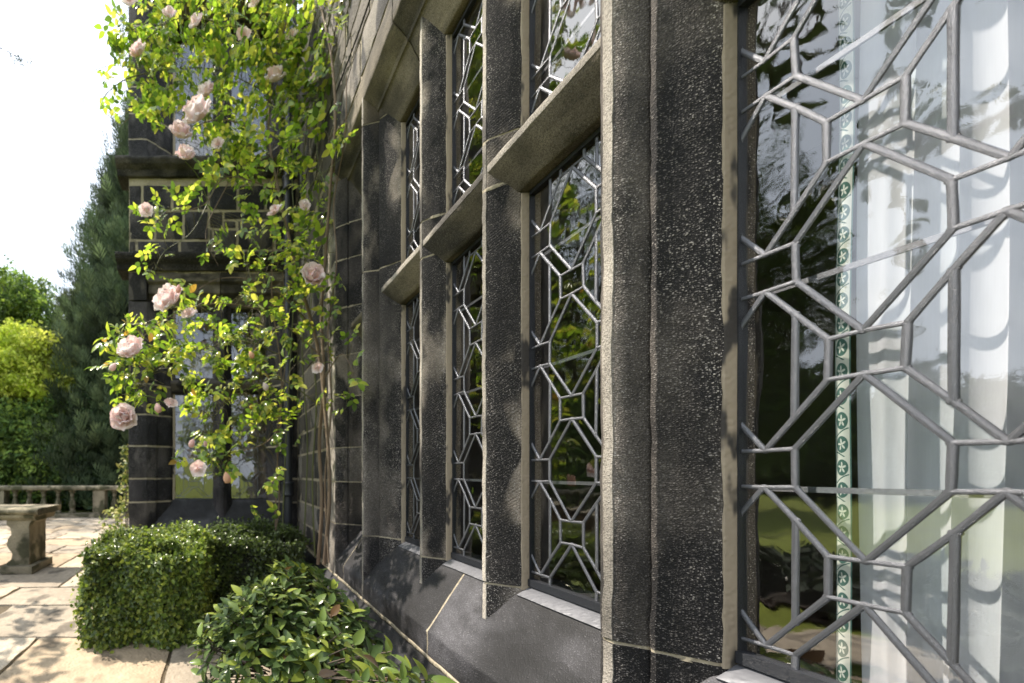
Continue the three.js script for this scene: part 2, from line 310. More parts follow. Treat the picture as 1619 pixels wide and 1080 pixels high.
function leadedLight(w, b, t, edgeAt, T, bars, seed) {
  const r = rngOf(seed), g = new THREE.Group(); g.name = 'leaded_light';
  const bend = (p) => { const f = Math.min(1, p[0] * 60, (w - p[0]) * 60); return [p[0] + f * 0.0022 * noise3(p[0] * 31, p[1] * 31, seed), p[1] + f * 0.0022 * noise3(p[0] * 31, p[1] * 31, seed + 40)]; };
  const polys = lattice(w, b, t, edgeAt, T).map((ps) => ps.map(bend)), segs = new Map(), nodes = new Map();
  const key = (p) => Math.round(p[0] * 2000) + ',' + Math.round(p[1] * 2000);
  for (const poly of polys) {
    const n = poly.length, c = poly.reduce((s, p) => [s[0] + p[0] / n, s[1] + p[1] / n], [0, 0]), tx = (r() - 0.5) * 0.034, ty = (r() - 0.5) * 0.034, ou = r(), ov = r();
    const pos = [], uv = [], idx = [];
    for (const p of poly) { pos.push(p[0], p[1], (p[0] - c[0]) * tx + (p[1] - c[1]) * ty); uv.push(p[0] * 2.2 + ou, p[1] * 2.2 + ov); }
    let A = 0; poly.forEach((p, i) => { const q = poly[(i + 1) % n]; A += p[0] * q[1] - p[1] * q[0]; });
    for (let i = 1; i < n - 1; i++) idx.push(0, A > 0 ? i : i + 1, A > 0 ? i + 1 : i);
    const ge = new THREE.BufferGeometry(); ge.setAttribute('position', new THREE.Float32BufferAttribute(pos, 3)); ge.setAttribute('uv', new THREE.Float32BufferAttribute(uv, 2)); ge.setIndex(idx); ge.computeVertexNormals();
    const m = prep(new THREE.Mesh(ge, r() < 0.3 ? M.glassB : M.glass)); m.name = 'pane'; g.add(m);
    poly.forEach((p, i) => { const q = poly[(i + 1) % n], k = [key(p), key(q)].sort().join(';'); if (!segs.has(k)) segs.set(k, [p, q]); nodes.set(key(p), p); });
  }
  const geos = [];
  for (const [p, q] of segs.values()) {
    const L = Math.hypot(q[0] - p[0], q[1] - p[1]); if (L < 0.004) continue;
    const edge = (p[0] < 1e-4 && q[0] < 1e-4) || (p[0] > w - 1e-4 && q[0] > w - 1e-4);
    const c = new THREE.CylinderGeometry(1, 1, L, 12, 3), pa = c.attributes.position;
    for (let i = 0; i < pa.count; i++) { const f = 1 + 0.1 * noise3(p[0] * 90 + pa.getY(i) * 60, p[1] * 90, i % 9 * 0.3); const x = pa.getX(i), z = pa.getZ(i); pa.setXYZ(i, Math.sign(x) * Math.pow(Math.abs(x), 0.7) * 0.0046 * f * (edge ? 0.8 : 1), pa.getY(i), Math.sign(z) * Math.pow(Math.abs(z), 0.85) * 0.003 * f); }
    c.computeVertexNormals();
    c.rotateZ(Math.atan2(q[1] - p[1], q[0] - p[0]) - Math.PI / 2); c.translate((p[0] + q[0]) / 2, (p[1] + q[1]) / 2, 0); geos.push(c);
  }
  for (const p of nodes.values()) { const s = new THREE.SphereGeometry(1, 8, 6); s.scale(0.0058 + r() * 0.0012, 0.0056 + r() * 0.0012, 0.003); s.translate(p[0], p[1], 0); geos.push(s); }
  const lead = prep(new THREE.Mesh(mergeGeometries(geos), M.lead)); lead.name = 'lead_lattice'; g.add(lead);
  const f = 0.011, fr = [];
  const bx = (x0, x1, y0, y1, z0, z1) => { const q = new THREE.BoxGeometry(x1 - x0, y1 - y0, z1 - z0); q.translate((x0 + x1) / 2, (y0 + y1) / 2, (z0 + z1) / 2); fr.push(q); };
  bx(-0.002, f * 0.5, b, t, -0.012, 0.009); bx(w - f * 0.5, w + 0.002, b, t, -0.012, 0.009); bx(f * 0.5, w - f * 0.5, t - f, t + 0.004, -0.013, 0.01); bx(f * 0.5, w - f * 0.5, b - 0.014, b + 0.012, -0.014, 0.016);
  const fm = prep(new THREE.Mesh(mergeGeometries(fr), M.iron)); fm.name = 'iron_frame'; g.add(fm);
  for (const y of bars) { const q = new THREE.BoxGeometry(w - 0.02, 0.011, 0.006); q.translate(w / 2, y, -0.02); const m = prep(new THREE.Mesh(q, M.lead)); m.name = 'saddle_bar'; g.add(m); }
  return g;
}
function placeLight(g, x, z, turn, y = H) { g.position.set(x, y, z).sub(house.position); g.rotation.y = turn; house.add(g); return g; }
const barsLow = [-0.033, 0.384, 0.79], barsUp = [1.455, 1.82];
const F = [0.787, 1.316, 1.755, 2.194];            // far edges of the lights
F.forEach((D, i) => { placeLight(leadedLight(LW, LB, LT, 0.009 - 0.413, 0.413, barsLow, 40 + i), GL, -D, -Math.PI / 2); placeLight(leadedLight(LW, UB, UT, 1.423 - 0.3685, 0.3685, barsUp, 60 + i), GL, -D, -Math.PI / 2); });
placeLight(leadedLight(0.365, LB, LT, 0.009 - 0.413, 0.413, barsLow, 48), GL, -2.78, -Math.PI / 2); placeLight(leadedLight(0.365, UB, UT, 1.423 - 0.3685, 0.3685, barsUp, 68), GL, -2.78, -Math.PI / 2);

// mullions, each of a few stones with a mortar bed between them
const IN = 1.19;
const mullionAt = (D, nose = 1.026) => { const a = D - 0.0655, b = D + 0.0655; return [[IN, a], [1.107, a], [nose, D - 0.01], [nose, D + 0.01], [1.107, b], [IN, b]]; };
const king1 = [[IN, 0.787], [1.107, 0.787], [1.033, 0.8365], [1.029, 0.8375], [1.029, 0.85], [1.05, 0.8535], [1.028, 0.858], [0.98, 0.886], [0.98, 0.91], [1.02, 0.953], [1.033, 0.959], [1.107, 1.008], [IN, 1.008]];
const king2 = [[IN, 2.194], [1.107, 2.194], [1.024, 2.276], [1.021, 2.278], [1.02, 2.292], [1.04, 2.296], [1.01, 2.301], [FR, 2.322], [FR, 2.343], [1.01, 2.36], [1.024, 2.37], [1.107, 2.415], [IN, 2.415]];
const inset = (pts, k) => { const n = pts.length; return pts.map((p, i) => { const a = pts[(i + n - 1) % n], b = pts[(i + 1) % n]; let nx = (b[1] - a[1]), ny = -(b[0] - a[0]); const l = Math.hypot(nx, ny) || 1; const s = THREE.ShapeUtils.area(pts.map((q) => new THREE.Vector2(q[0], q[1]))) > 0 ? -1 : 1; return [p[0] + nx / l * k * s, p[1] + ny / l * k * s]; }); };
const worn = () => null;
const sooted = (nose) => (p) => { const q = clamp((1.107 - p[0]) / (1.107 - nose)), e = 0.9 * Math.exp(-q * 8) + 0.9 * Math.exp(-(1 - q) * 9), k = 0.5 + e; return [k * 1.06, k, k * 0.95]; };   // soot lies thickest mid-face, rain keeps the edges clean
const arris = (name, prof, map, a, b) => hp(name, sweep(prof, map, a, b, { r: 0.002, step: 0.012, amp: 0.0014, fine: 0.009 }), M.pale);   // pale strip on the nose: the sunlit rim painted in as lighter stone
function column(name, prof, cuts, mats) {
  const nose = Math.min(...prof.map((p) => p[0]));
  for (let i = 0; i < cuts.length - 1; i++) {
    const lo = i ? cuts[i] + 0.004 : cuts[i], hi = i < cuts.length - 2 ? cuts[i + 1] - 0.004 : cuts[i + 1];
    hp(name, sweep(prof, mapY, lo, hi, { r: 0.006, step: 0.025, amp: 0.0014, tint: sooted(nose) }), mats[i % mats.length]);
    const ns = prof.filter((p) => p[0] < nose + 1e-6).map((p) => p[1]), n0 = Math.min(...ns), n1 = Math.max(...ns);
    arris('sun_painted_arris', [[nose - 0.0015, n0 + 0.0005], [nose - 0.0015, n1 - 0.0005], [nose + 0.005, n1 - 0.002], [nose + 0.005, n0 + 0.002]], mapY, lo + 0.002, hi - 0.002);
    if (i) hp('mortar_joint', sweep(inset(prof, 0.0015), mapY, cuts[i] - 0.0065, cuts[i] + 0.0065, { r: 0.004, step: 0.006, amp: 0.0032, fine: 0.012 }), M.mortar);
  }
}
column('king_mullion', king1, [-0.85, -0.425, 1.33, 2.29, 2.47], [M.dark, M.dark, M.dark, M.mid]);
column('king_mullion', king2, [-0.85, -0.412, 1.316, 2.283, 2.47], [M.dark, M.dark, M.mid, M.tan]);
column('mullion', mullionAt(1.3815), [-0.75, -0.426, 1.099, 1.286, 2.42], [M.dark, M.mid, M.mid, M.mid]);
column('mullion', mullionAt(1.8205), [-0.75, -0.426, 1.099, 1.286, 2.42], [M.dark, M.mid, M.mid, M.mid]);
column('mullion', mullionAt(0.4135), [-0.75, -0.426, 1.099, 1.286, 2.42], [M.dark, M.mid, M.mid, M.mid]);
const jamb = [[1.3, 2.78], [1.107, 2.78], [1.024, 2.826], [1.022, 2.842], [1.012, 2.842], [1.01, 2.834], [FR, 2.893], [FR, 3.08], [1.3, 3.08]];
column('jamb_stone', jamb, [-0.83, -0.41, -0.07, 0.205, 0.615, 0.95, 1.33, 1.72, 2.0, 2.37], [M.wingB, M.wingC, M.dark, M.wingB, M.mid, M.dark]);
// pale pointing between stone and glass
for (const D of [0.787, 1.316, 1.755, 2.194, 2.78]) for (const [b, t] of [[LB - 0.03, LT], [UB, UT + 0.01]]) hp('pointing_strip', sweep([[1.112, D + 0.003], [1.147, D + 0.003], [1.147, D - 0.004], [1.115, D - 0.0025]], mapY, b, t, { r: 0.001, step: 0.012, amp: 0.00025, fine: 0.02 }), M.mastic);
// transom, sill, lintel: swept along the wall, stone by stone
const lintel = [[1.3, 2.175], [1.107, 2.175], [1.022, 2.345], [1.012, 2.347], [1.008, 2.37], [FR, 2.453], [FR, 2.62], [1.3, 2.62]];
for (const [a, b] of [[0.842, 1.377], [1.386, 1.816], [1.825, 2.3]]) hp('transom', sweep([[1.19, LT + 0.006], [1.107, LT + 0.006], [1.03, 1.158], [1.03, 1.188], [1.107, UB - 0.01], [1.19, UB - 0.006]], mapZ, a, b, { r: 0.005, amp: 0.0016, tint: worn(1.03) }), M.tan);
for (const [a, b] of [[0.2, 0.86], [2.35, 2.82]]) hp('transom', sweep([[1.19, LT + 0.006], [1.107, LT + 0.006], [1.03, 1.158], [1.03, 1.188], [1.107, UB - 0.01], [1.19, UB - 0.006]], mapZ, a, b, { r: 0.005, amp: 0.0016, tint: worn(1.03) }), M.tan);
for (const [a, b] of [[0.0, 0.93], [0.938, 1.92], [1.928, 2.9]]) hp('lintel', sweep(lintel, mapZ, a, b, { r: 0.006, amp: 0.0018, tint: worn(FR) }), M.tan);
const sillP = [[1.3, -0.41], [1.145, -0.428], [1.1, -0.452], [FR, -0.712], [FR, -0.822], [1.3, -0.822]];
for (const [a, b] of [[-0.6, 0.5], [0.508, 1.596], [1.606, 2.7], [2.708, 3.07]]) hp('sill', sweep(sillP, mapZ, a, b, { r: 0.007, amp: 0.0014 }), M.sill);
for (const D of [0.504, 1.601, 2.704]) hp('mortar_joint', sweep(inset(sillP, 0.001), mapZ, D - 0.0065, D + 0.0065, { r: 0.004, step: 0.01, amp: 0.0022 }), M.mortar);
for (const [a, b2] of [[0.85, 1.37], [1.394, 1.808], [1.833, 2.29]]) arris('sun_painted_arris', [[1.0285, 1.159], [1.0285, 1.187], [1.034, 1.19], [1.034, 1.157]], mapZ, a, b2);  // paler strip puts the sunlit transom edge into the colour
// dressed lead weathering under each light
for (const D of F) hp('lead_flashing', sweep([[1.143, -0.42], [1.148, -0.43], [1.096, -0.4555], [1.093, -0.451]], mapZ, D - LW + 0.004, D - 0.004, { r: 0.001, step: 0.02, amp: 0.0012 }), M.flashing);
// mortar bead below the sill, splayed plinth
hp('mortar_joint', sweep([[0.936, -0.842], [0.926, -0.838], [0.926, -0.822], [0.936, -0.818], [1.2, -0.82], [1.2, -0.84]], mapZ, -0.6, 4.35, { r: 0.003, step: 0.025, amp: 0.0028 }), M.mortar);
for (const [a, b] of [[-0.6, 0.9], [0.91, 2.2], [2.21, 3.3], [3.31, 4.35]]) hp('plinth', sweep([[1.3, -0.842], [FR, -0.842], [0.84, -1.0], [0.84, -1.35], [1.3, -1.35]], mapZ, a, b, { r: 0.008, amp: 0.002 }), M.sill);

// walling: coursed stones on a mortar core
hp('wall_core', plainBox(0.938, 1.3, 0.42, 6.2, -4.62, -3.075), M.mortar);
hp('wall_core', plainBox(0.938, 1.3, H + 2.62, 6.2, -3.075, 0.6), M.mortar);
hp('wall_core', plainBox(0.94, 1.3, 0, 6.2, -0.2, 4), M.wall);
const wr = rngOf(21);
const wallPale = [0.62, 0.45, 0.3].map((k) => stn({ map: texPale, color: rgb(k, k * 0.97, k * 0.95), bumpMap: softBump, bumpScale: 0.008, roughness: 0.95 }));
const wallMats = [...wallPale, wallPale[2], M.mid, M.wall];
function courses(y0, y1, dA, dB) {
  let y = y0;
  while (y < y1 - 0.05) {
    const ht = Math.min(0.2 + wr() * 0.1, y1 - y); let d = dA - wr() * 0.3;
    while (d < dB) { const L = 0.25 + wr() * 0.4, a = Math.max(d, dA), b = Math.min(d + L, dB); if (b - a > 0.05) hp('stone', block(FR - 0.004 + wr() * 0.006, 1.05, H + y + 0.009, H + y + ht - 0.009, -b + 0.009, -a - 0.009, { amp: 0.006 }), wallMats[Math.floor(wr() * wallMats.length)]); d += L; }
    y += ht;
  }
}
courses(-0.81, 2.62, 3.085, 4.33);
courses(2.63, 4.6, 0.9, 4.33);
// rooms behind the glass
const roomWall = std({ color: rgb(0.16, 0.14, 0.115), roughness: 0.9 }), roomFloor = std({ color: rgb(0.09, 0.05, 0.03), roughness: 0.5 });
hp('room_wall', plainBox(5, 5.1, 0.1, 4.0, -4.3, 3), roomWall); hp('room_wall', plainBox(1.3, 5, 0.1, 4.0, -4.4, -4.3), roomWall); hp('room_wall', plainBox(1.3, 5, 0.1, 4.0, 3, 3.1), roomWall);
hp('room_wall', plainBox(1.3, 1.33, 0.1, H - 0.43, -4.3, 0.2), roomWall);
hp('room_floor', plainBox(1.3, 5.1, 0.0, 0.1, -4.4, 3.1), roomFloor); hp('room_ceiling', plainBox(1.3, 5.1, 4.0, 4.1, -4.4, 3.1), std({ color: rgb(0.5, 0.48, 0.44), roughness: 0.9 }));
hp('roof_slab', plainBox(0.9, 9, 6.2, 6.4, -8.6, 4), M.wall);

// ---------------------------------------------------------------- the wing, facing the camera at D = 4.35
const DW = 4.35, XL = -1.142, wx = (px) => (px - 350) / 128.74, wh = (py) => (748 - py) / 128.74;
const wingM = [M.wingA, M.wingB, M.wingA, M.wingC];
const pick = () => wingM[Math.floor(wr() * wingM.length)];
const stone = (px0, px1, py0, py1) => hp('stone', block(wx(px0) + 0.01, wx(px1) - 0.01, H + wh(py1) + 0.01, H + wh(py0) - 0.01, -DW - 0.12, -DW + 0.004 + wr() * 0.006, { amp: 0.006, seg: 0.06, r: 0.014 }), pick());
// mortar core behind the stones between the two string courses, side wall, interior
hp('wall_core', plainBox(XL + 0.006, 0.935, H + 2.45, H + 3.72, -DW - 0.3, -DW - 0.005), M.mortar);
const rows = [[292, 333, [203, 225, 272, 330, 376, 420, 470]], [333, 380, [203, 245, 290, 330]], [380, 406, [203, 216, 284, 336]], [333, 362, [330, 353]], [362, 396, [330, 336, 375]], [396, 406, [336, 405, 470]], [333, 348, [353, 402, 470]], [348, 362, [353, 375]], [348, 396, [375, 434, 470]]];
for (const [a, b, xs] of rows) for (let i = 0; i < xs.length - 1; i++) stone(xs[i], xs[i + 1], a, b);
stone(336, 375, 362, 396);
// string courses
const stringP = (h) => [[DW + 0.2, h + 0.02], [DW - 0.125, h], [DW - 0.125, h - 0.03], [DW - 0.1, h - 0.075], [DW - 0.05, h - 0.105], [DW - 0.03, h - 0.17], [DW + 0.2, h - 0.17]];
hp('string_course', sweep(stringP(3.79), mapX, XL - 0.13, 0.93, { r: 0.006, amp: 0.003, fine: 0.04 }), M.wingB);
hp('string_course', sweep(stringP(2.645), mapX, XL - 0.13, 0.93, { r: 0.006, amp: 0.003, fine: 0.04 }), M.wingB);
// moulded tan lintels
for (const [a, b] of [[XL + 0.004, -0.02], [-0.01, 0.93]]) {
  hp('lintel', sweep([[DW + 0.3, 2.47], [DW + 0.004, 2.47], [DW + 0.004, 2.36], [DW + 0.05, 2.34], [DW + 0.055, 2.24], [DW + 0.11, 2.22], [DW + 0.2, 2.12], [DW + 0.3, 2.12]], mapX, a < -1 ? -0.91 : a, b, { r: 0.006, amp: 0.004 }), wallPale[1]);
}
hp('quoin', block(XL, -0.915, H + 2.12, H + 2.47, -DW - 0.3, -DW + 0.004, { amp: 0.004 }), M.wingC);
// jambs and mullion of the wing window
const jl = [[XL, DW], [-0.917, DW], [-0.81, DW + 0.07], [-0.8, DW + 0.09], [-0.65, DW + 0.2], [-0.63, DW + 0.26], [-0.63, DW + 0.34], [XL, DW + 0.34]];
const jr = [[0.935, DW], [0.8, DW], [0.72, DW + 0.07], [0.71, DW + 0.09], [0.6, DW + 0.2], [0.585, DW + 0.26], [0.585, DW + 0.34], [0.935, DW + 0.34]];
const mapYw = (p, t) => V(p[0], H + t, -p[1]);
function wingColumn(name, prof, cuts, mats, far) { for (let i = 0; i < cuts.length - 1; i++) { hp(name, sweep(prof, mapYw, cuts[i] + 0.011, cuts[i + 1] - 0.011, { r: 0.008, step: 0.05, amp: 0.003, fine: 0.05 }), mats[(i * 7 + far) % mats.length]); if (i) hp('mortar_joint', sweep(inset(prof, 0.003), mapYw, cuts[i] - 0.012, cuts[i] + 0.012, { r: 0.004, step: 0.02, amp: 0.003, fine: 0.06 }), M.mortar); } }
const lowCuts = [-1.25, -0.7, -0.36, -0.07, 0.334, 0.72, 1.1, 1.5, 1.83, 2.12], upCuts = [3.79, 4.1, 4.42, 4.75, 5.2, 5.5, 5.9];
wingColumn('jamb_stone', jl, lowCuts, wingM, 0); wingColumn('jamb_stone', jr, lowCuts, wingM, 1);
wingColumn('jamb_stone', jl, upCuts, wingM, 2); wingColumn('jamb_stone', jr, upCuts, wingM, 3);
for (const D of [0]) for (const [b, t] of [[-0.4, 2.12], [3.9, 5.9]]) { hp('pointing_strip', sweep([[-0.632, DW + 0.25], [-0.6, DW + 0.255], [-0.6, DW + 0.28], [-0.632, DW + 0.28]], mapYw, b, t, { r: 0.002, step: 0.1, amp: 0.002 }), M.mastic); hp('mullion', sweep([[-0.11, DW + 0.3], [-0.11, DW + 0.2], [-0.01, DW + 0.1], [0.03, DW + 0.1], [0.13, DW + 0.2], [0.13, DW + 0.3]], mapYw, b - 0.25, t, { r: 0.006, step: 0.06, amp: 0.003 }), M.wingA); }
const wsill = (t) => [[DW + 0.3, t], [DW + 0.24, t - 0.01], [DW + 0.01, t - 0.36], [DW + 0.01, t - 0.42], [DW + 0.3, t - 0.42]];
hp('sill', sweep(wsill(-0.34), mapX, -0.93, 0.82, { r: 0.008, amp: 0.003 }), M.sill); hp('sill', sweep(wsill(4.0).map((p, i) => (i < 2 ? p : [p[0], i === 2 ? 3.8 : 3.77])), mapX, -0.93, 0.82, { r: 0.008, amp: 0.003 }), M.sill);
hp('transom', sweep([[DW + 0.3, 1.03], [DW + 0.2, 1.03], [DW + 0.11, 1.12], [DW + 0.11, 1.15], [DW + 0.2, 1.22], [DW + 0.3, 1.22]], mapX, -0.64, 0.6, { r: 0.006, amp: 0.003 }), M.wingC);
hp('plinth', block(XL - 0.04, 0.935, 0, H - 0.77, -DW - 0.3, -DW + 0.05), M.wingC);
for (const [b, t, e, T] of [[-0.34, 1.03, -0.34, 0.39], [1.22, 2.13, 1.41 - 0.37, 0.37], [4.0, 5.9, 4.0, 0.38]]) { placeLight(leadedLight(0.52, b, t, e, T, [], 90), -0.62, -DW - 0.27, 0); placeLight(leadedLight(0.47, b, t, e, T, [], 91), 0.12, -DW - 0.27, 0); }
hp('lintel', block(-0.93, 0.82, H + 5.9, H + 6.3, -DW - 0.34, -DW), M.tan); hp('wall_core', plainBox(XL, 0.935, H + 6.3, 8.2, -DW - 0.4, -DW), M.wingB);
hp('side_wall', plainBox(XL - 0.0, XL + 0.3, 0, 8.2, -8.5, -DW - 0.345), M.wingB);
hp('room_wall', plainBox(XL + 0.3, 0.9, 0, 8.2, -7.5, -7.4), roomWall); hp('room_wall', plainBox(0.9, 1.0, 0, 8.2, -7.5, -DW - 0.345), roomWall); hp('room_floor', plainBox(XL + 0.3, 0.9, 0.1, 0.2, -7.4, -DW - 0.345), roomFloor); hp('room_ceiling', plainBox(XL + 0.3, 0.9, 4.2, 4.9, -7.4, -DW - 0.345), roomWall); hp('roof_slab', plainBox(XL - 0.1, 1.0, 8.2, 8.4, -8.6, -DW + 0.1), M.wingB);
// ---------------------------------------------------------------- ground
const grassTex = colorTex(512, (u, v) => { const a = fb(u, v, 6, 6, 140, 5), b = pn(u, v, 200, 200, 141); const k = (0.6 + 0.8 * a) * (0.7 + 0.6 * b); return [0.15 * k, 0.18 * k, 0.018 * k]; });
grassTex.repeat.set(0.25, 0.25);
const lawnG = new THREE.CircleGeometry(400, 64); lawnG.rotateX(-Math.PI / 2); lawnG.translate(0, -0.06, 0);
setting('lawn', boxUV(lawnG), std({ map: grassTex, roughness: 1 }));
const flagTex = colorTex(1024, (u, v) => { const a = fb(u, v, 5, 5, 151, 6), b = fb(u, v, 40, 40, 152, 3), d = sstep(0.56, 0.72, fb(u, v, 7, 7, 157, 4)) * 0.55; const k = (0.7 + 0.55 * a) * (0.8 + 0.4 * b) * (1 - d); return [0.44 * k, 0.375 * k, 0.285 * k]; });
const flagBump = grayTex(512, (u, v) => 0.6 * fb(u, v, 8, 8, 161, 5) + 0.4 * pn(u, v, 120, 120, 162));
const flagM = [[0.95, 0.94, 0.93], [0.7, 0.69, 0.68], [1.02, 0.97, 0.9], [0.82, 0.75, 0.66]].map((c) => std({ map: flagTex, color: rgb(...c), bumpMap: flagBump, bumpScale: 0.009, roughness: 0.9 }));
const paving = new THREE.Group(); paving.name = 'paving'; paving.userData.kind = 'structure'; scene.add(paving);
{
  const r = rngOf(5);
  const bed = new THREE.Shape([[-7.0, 10.0], [-3.7, 5.4], [-1.45, 1.95], [1.0, 1.95], [1.0, 10.0]].map(([x, d]) => new THREE.Vector2(x, d)));
  const g = new THREE.ShapeGeometry(bed); g.rotateX(-Math.PI / 2); g.translate(0, -0.022, 0);
  part('paving_bed', boxUV(g), std({ map: flagTex, color: rgb(0.22, 0.2, 0.16), bumpMap: flagBump, bumpScale: 0.01, roughness: 1 }), paving);
  let d = 1.95;
  while (d < 9.9) {
    const dh = Math.min(0.48 + r() * 0.4, 9.92 - d); let x = 0.84 + r() * 0.3;
    while (x > -0.66 * d - 0.12) {
      const w = 0.45 + r() * 0.65, x1 = Math.min(x, 0.84), x0 = x - w;
      if (x1 - x0 > 0.12) part('flagstone', block(x0 + 0.008, x1 - 0.008, -0.05, 0 + (r() - 0.5) * 0.012, -d - dh + 0.008, -d - 0.008, { amp: 0.011, seg: 0.12, r: 0.012, uvScale: 1.6 }), flagM[Math.floor(r() * 4)], paving);
      x -= w;
    }
    d += dh;
  }
}
const soilM = std({ color: rgb(0.035, 0.026, 0.018), bumpMap: flagBump, bumpScale: 0.02, roughness: 1 });
{ const s = new THREE.Shape([[-5.2, -2], [0.84, -2], [0.84, 1.94], [-2.2, 1.94], [-3.6, 4.7], [-5.2, 4.7]].map(([x, d]) => new THREE.Vector2(x, d))); const g = new THREE.ShapeGeometry(s); g.rotateX(-Math.PI / 2); g.translate(0, -0.03, 0); setting('added_soil_bed', boxUV(g), soilM); }  // dark bed added out of view, keeps the mirrored foreground dark

// ---------------------------------------------------------------- foliage materials
const leafVar = colorTex(256, (u, v) => { const a = fb(u, v, 8, 8, 171, 4), k = 0.75 + 0.5 * a; return [k * 0.98, k, k * 0.9]; });
const leafM = (c, t, coat = 0.25, cr = 0.35) => phys({ color: rgb(...c), roughness: 0.95, transmission: t, thickness: 0, clearcoat: coat, clearcoatRoughness: cr, specularIntensity: 0.4 });
const barkTex = colorTex(256, (u, v) => { const a = fb(u, v, 24, 6, 181, 4), k = 0.5 + a; return [0.16 * k, 0.125 * k, 0.09 * k]; });
const bark = std({ map: barkTex, bumpMap: softBump, bumpScale: 0.008, roughness: 0.95 });
const darkBark = std({ map: barkTex, color: rgb(0.45, 0.42, 0.4), bumpMap: softBump, bumpScale: 0.01, roughness: 0.95 });
const merged = (gs) => mergeGeometries(gs.map((g) => (g.index ? g.toNonIndexed() : g)).map((g) => { for (const k of Object.keys(g.attributes)) if (!['position', 'normal', 'uv'].includes(k)) g.deleteAttribute(k); return g; }));
// a clump: several leaf-sized faces scattered round a point
function clumpGeo(n, spread, len, wid, seed, flat = 0.6) {
  const r = rngOf(seed), gs = [];
  for (let i = 0; i < n; i++) { const g = leafGeo(len * (0.7 + r() * 0.6), wid * (0.7 + r() * 0.6), 0.2, 0.2, 2); const o = rdir(r).multiplyScalar(spread * Math.cbrt(r())); const f = UP.clone().multiplyScalar(flat).add(rdir(r)).normalize(); g.applyMatrix4(aim(o, rdir(r), f, 1)); gs.push(g); }
  return merged(gs);
}
function scatter(parent, name, geo, mat, mats, palette, r, mottle = 0.25) {
  const im = prep(new THREE.InstancedMesh(geo, mat, mats.length)), off = new THREE.Matrix4().makeTranslation(-parent.position.x, -parent.position.y, -parent.position.z), c = new THREE.Color();
  im.name = name; im.userData.kind = 'stuff';
  mats.forEach((m, i) => { im.setMatrixAt(i, off.clone().multiply(m)); const e = m.elements, a = palette[Math.floor(r() * palette.length)], v = (0.7 + r() * 0.6) * (1 + mottle * noise3(e[12] * 1.1, e[13] * 1.3, e[14] * 1.1)); im.setColorAt(i, c.setRGB(a[0] * v, a[1] * v, a[2] * v)); });
  parent.add(im); return im;
}
function tree(name, label, cat, pos, blobs, n, clump, palette, trunkH, trunkR, trans, seed, group) {
  const r = rngOf(seed), t = thing(name, label, cat, pos, group), mats = [];
  const tot = blobs.reduce((s, b) => s + b[3] * b[4], 0);
  const gs = [taperTube([pos.clone().add(V(0, -0.2, 0)), pos.clone().add(V(0.05, trunkH * 0.4, 0.04)), pos.clone().add(V(-0.06, trunkH * 0.75, 0)), pos.clone().add(V(0, trunkH, 0))], trunkR, trunkR * 0.35, 8)];
  for (const b of blobs) { const c = pos.clone().add(V(b[0], b[1], b[2])); gs.push(taperTube([pos.clone().add(V(0, trunkH * (0.35 + r() * 0.4), 0)), pos.clone().lerp(c, 0.55).add(V(0, b[1] * 0.1, 0)), c, c.clone().add(V(b[0] * 0.15, b[4] * 0.5, b[2] * 0.15))], trunkR * 0.4, trunkR * 0.08, 5)); }
  const m = part('trunk', merged(gs), darkBark, t);
  for (const b of blobs) {
    const k = Math.round(n * b[3] * b[4] / tot), c = pos.clone().add(V(b[0], b[1], b[2]));
    for (let i = 0; i < k; i++) {
      const d = rdir(r), lump = 1 + 0.42 * noise3(d.x * 2.7 + seed, d.y * 2.7, d.z * 2.7) + 0.25 * noise3(d.x * 7, d.y * 7 + seed, d.z * 7), q = lump * (1 - 0.45 * r() * r()) * (r() < 0.12 ? 1 + 0.25 * r() : 1);
      mats.push(aim(c.clone().add(V(d.x * b[3] * q, d.y * b[4] * q, d.z * b[3] * q)), rdir(r), d.clone().add(UP), 0.7 + r() * 0.7));
    }
  }
  scatter(t, 'crown', clump, leafM([1, 1, 1], trans, 0.12, 0.4), mats, palette, r, 0.5);
  return t;
}
const G1 = clumpGeo(14, 0.3, 0.2, 0.12, 1), G2 = clumpGeo(16, 0.22, 0.13, 0.08, 2);
const green = [[0.055, 0.1, 0.018], [0.045, 0.08, 0.016], [0.075, 0.12, 0.02]], dkGreen = [[0.03, 0.055, 0.02], [0.022, 0.042, 0.016], [0.038, 0.07, 0.02]], lime = [[0.52, 0.6, 0.07], [0.38, 0.46, 0.05], [0.62, 0.64, 0.12]];
tree('broadleaf_tree', 'dark green broadleaf tree at the left edge behind the yellow green shrub', 'tree', V(-14.2, -0.06, -22), [[0, 10.6, 0, 3, 3.2], [2.4, 10.6, 1, 2, 2.2], [-2, 11.8, 0, 2.6, 2.6], [3.4, 8.6, 0.8, 1.5, 1.6], [1.4, 7, 1, 2.6, 2.5], [-1, 5.5, 1, 3, 2.8], [3.1, 6.4, 1, 1.6, 1.8]], 6200, G1, [[0.12, 0.2, 0.035], [0.08, 0.14, 0.025], [0.2, 0.3, 0.045], [0.3, 0.4, 0.06]], 8, 0.3, 0.45, 11);
tree('yellow_green_shrub', 'bright yellow green shrub lit by the sun in front of the dark trees', 'shrub', V(-7.4, 0.9, -13.2), [[0, 4.9, 0.3, 0.8, 0.7], [0.7, 4.7, 0.6, 0.7, 0.5], [1.1, 4.2, 0.2, 0.7, 0.5], [-0.9, 4.6, 0.3, 0.9, 0.8], [0.2, 4.0, 0.8, 0.9, 0.5], [1.4, 3.6, 0.2, 0.6, 0.4], [-0.5, 3.6, 0.8, 1, 0.5], [0.6, 3.3, 0.9, 0.8, 0.35]], 1700, G2, lime, 4, 0.12, 0.5, 12);
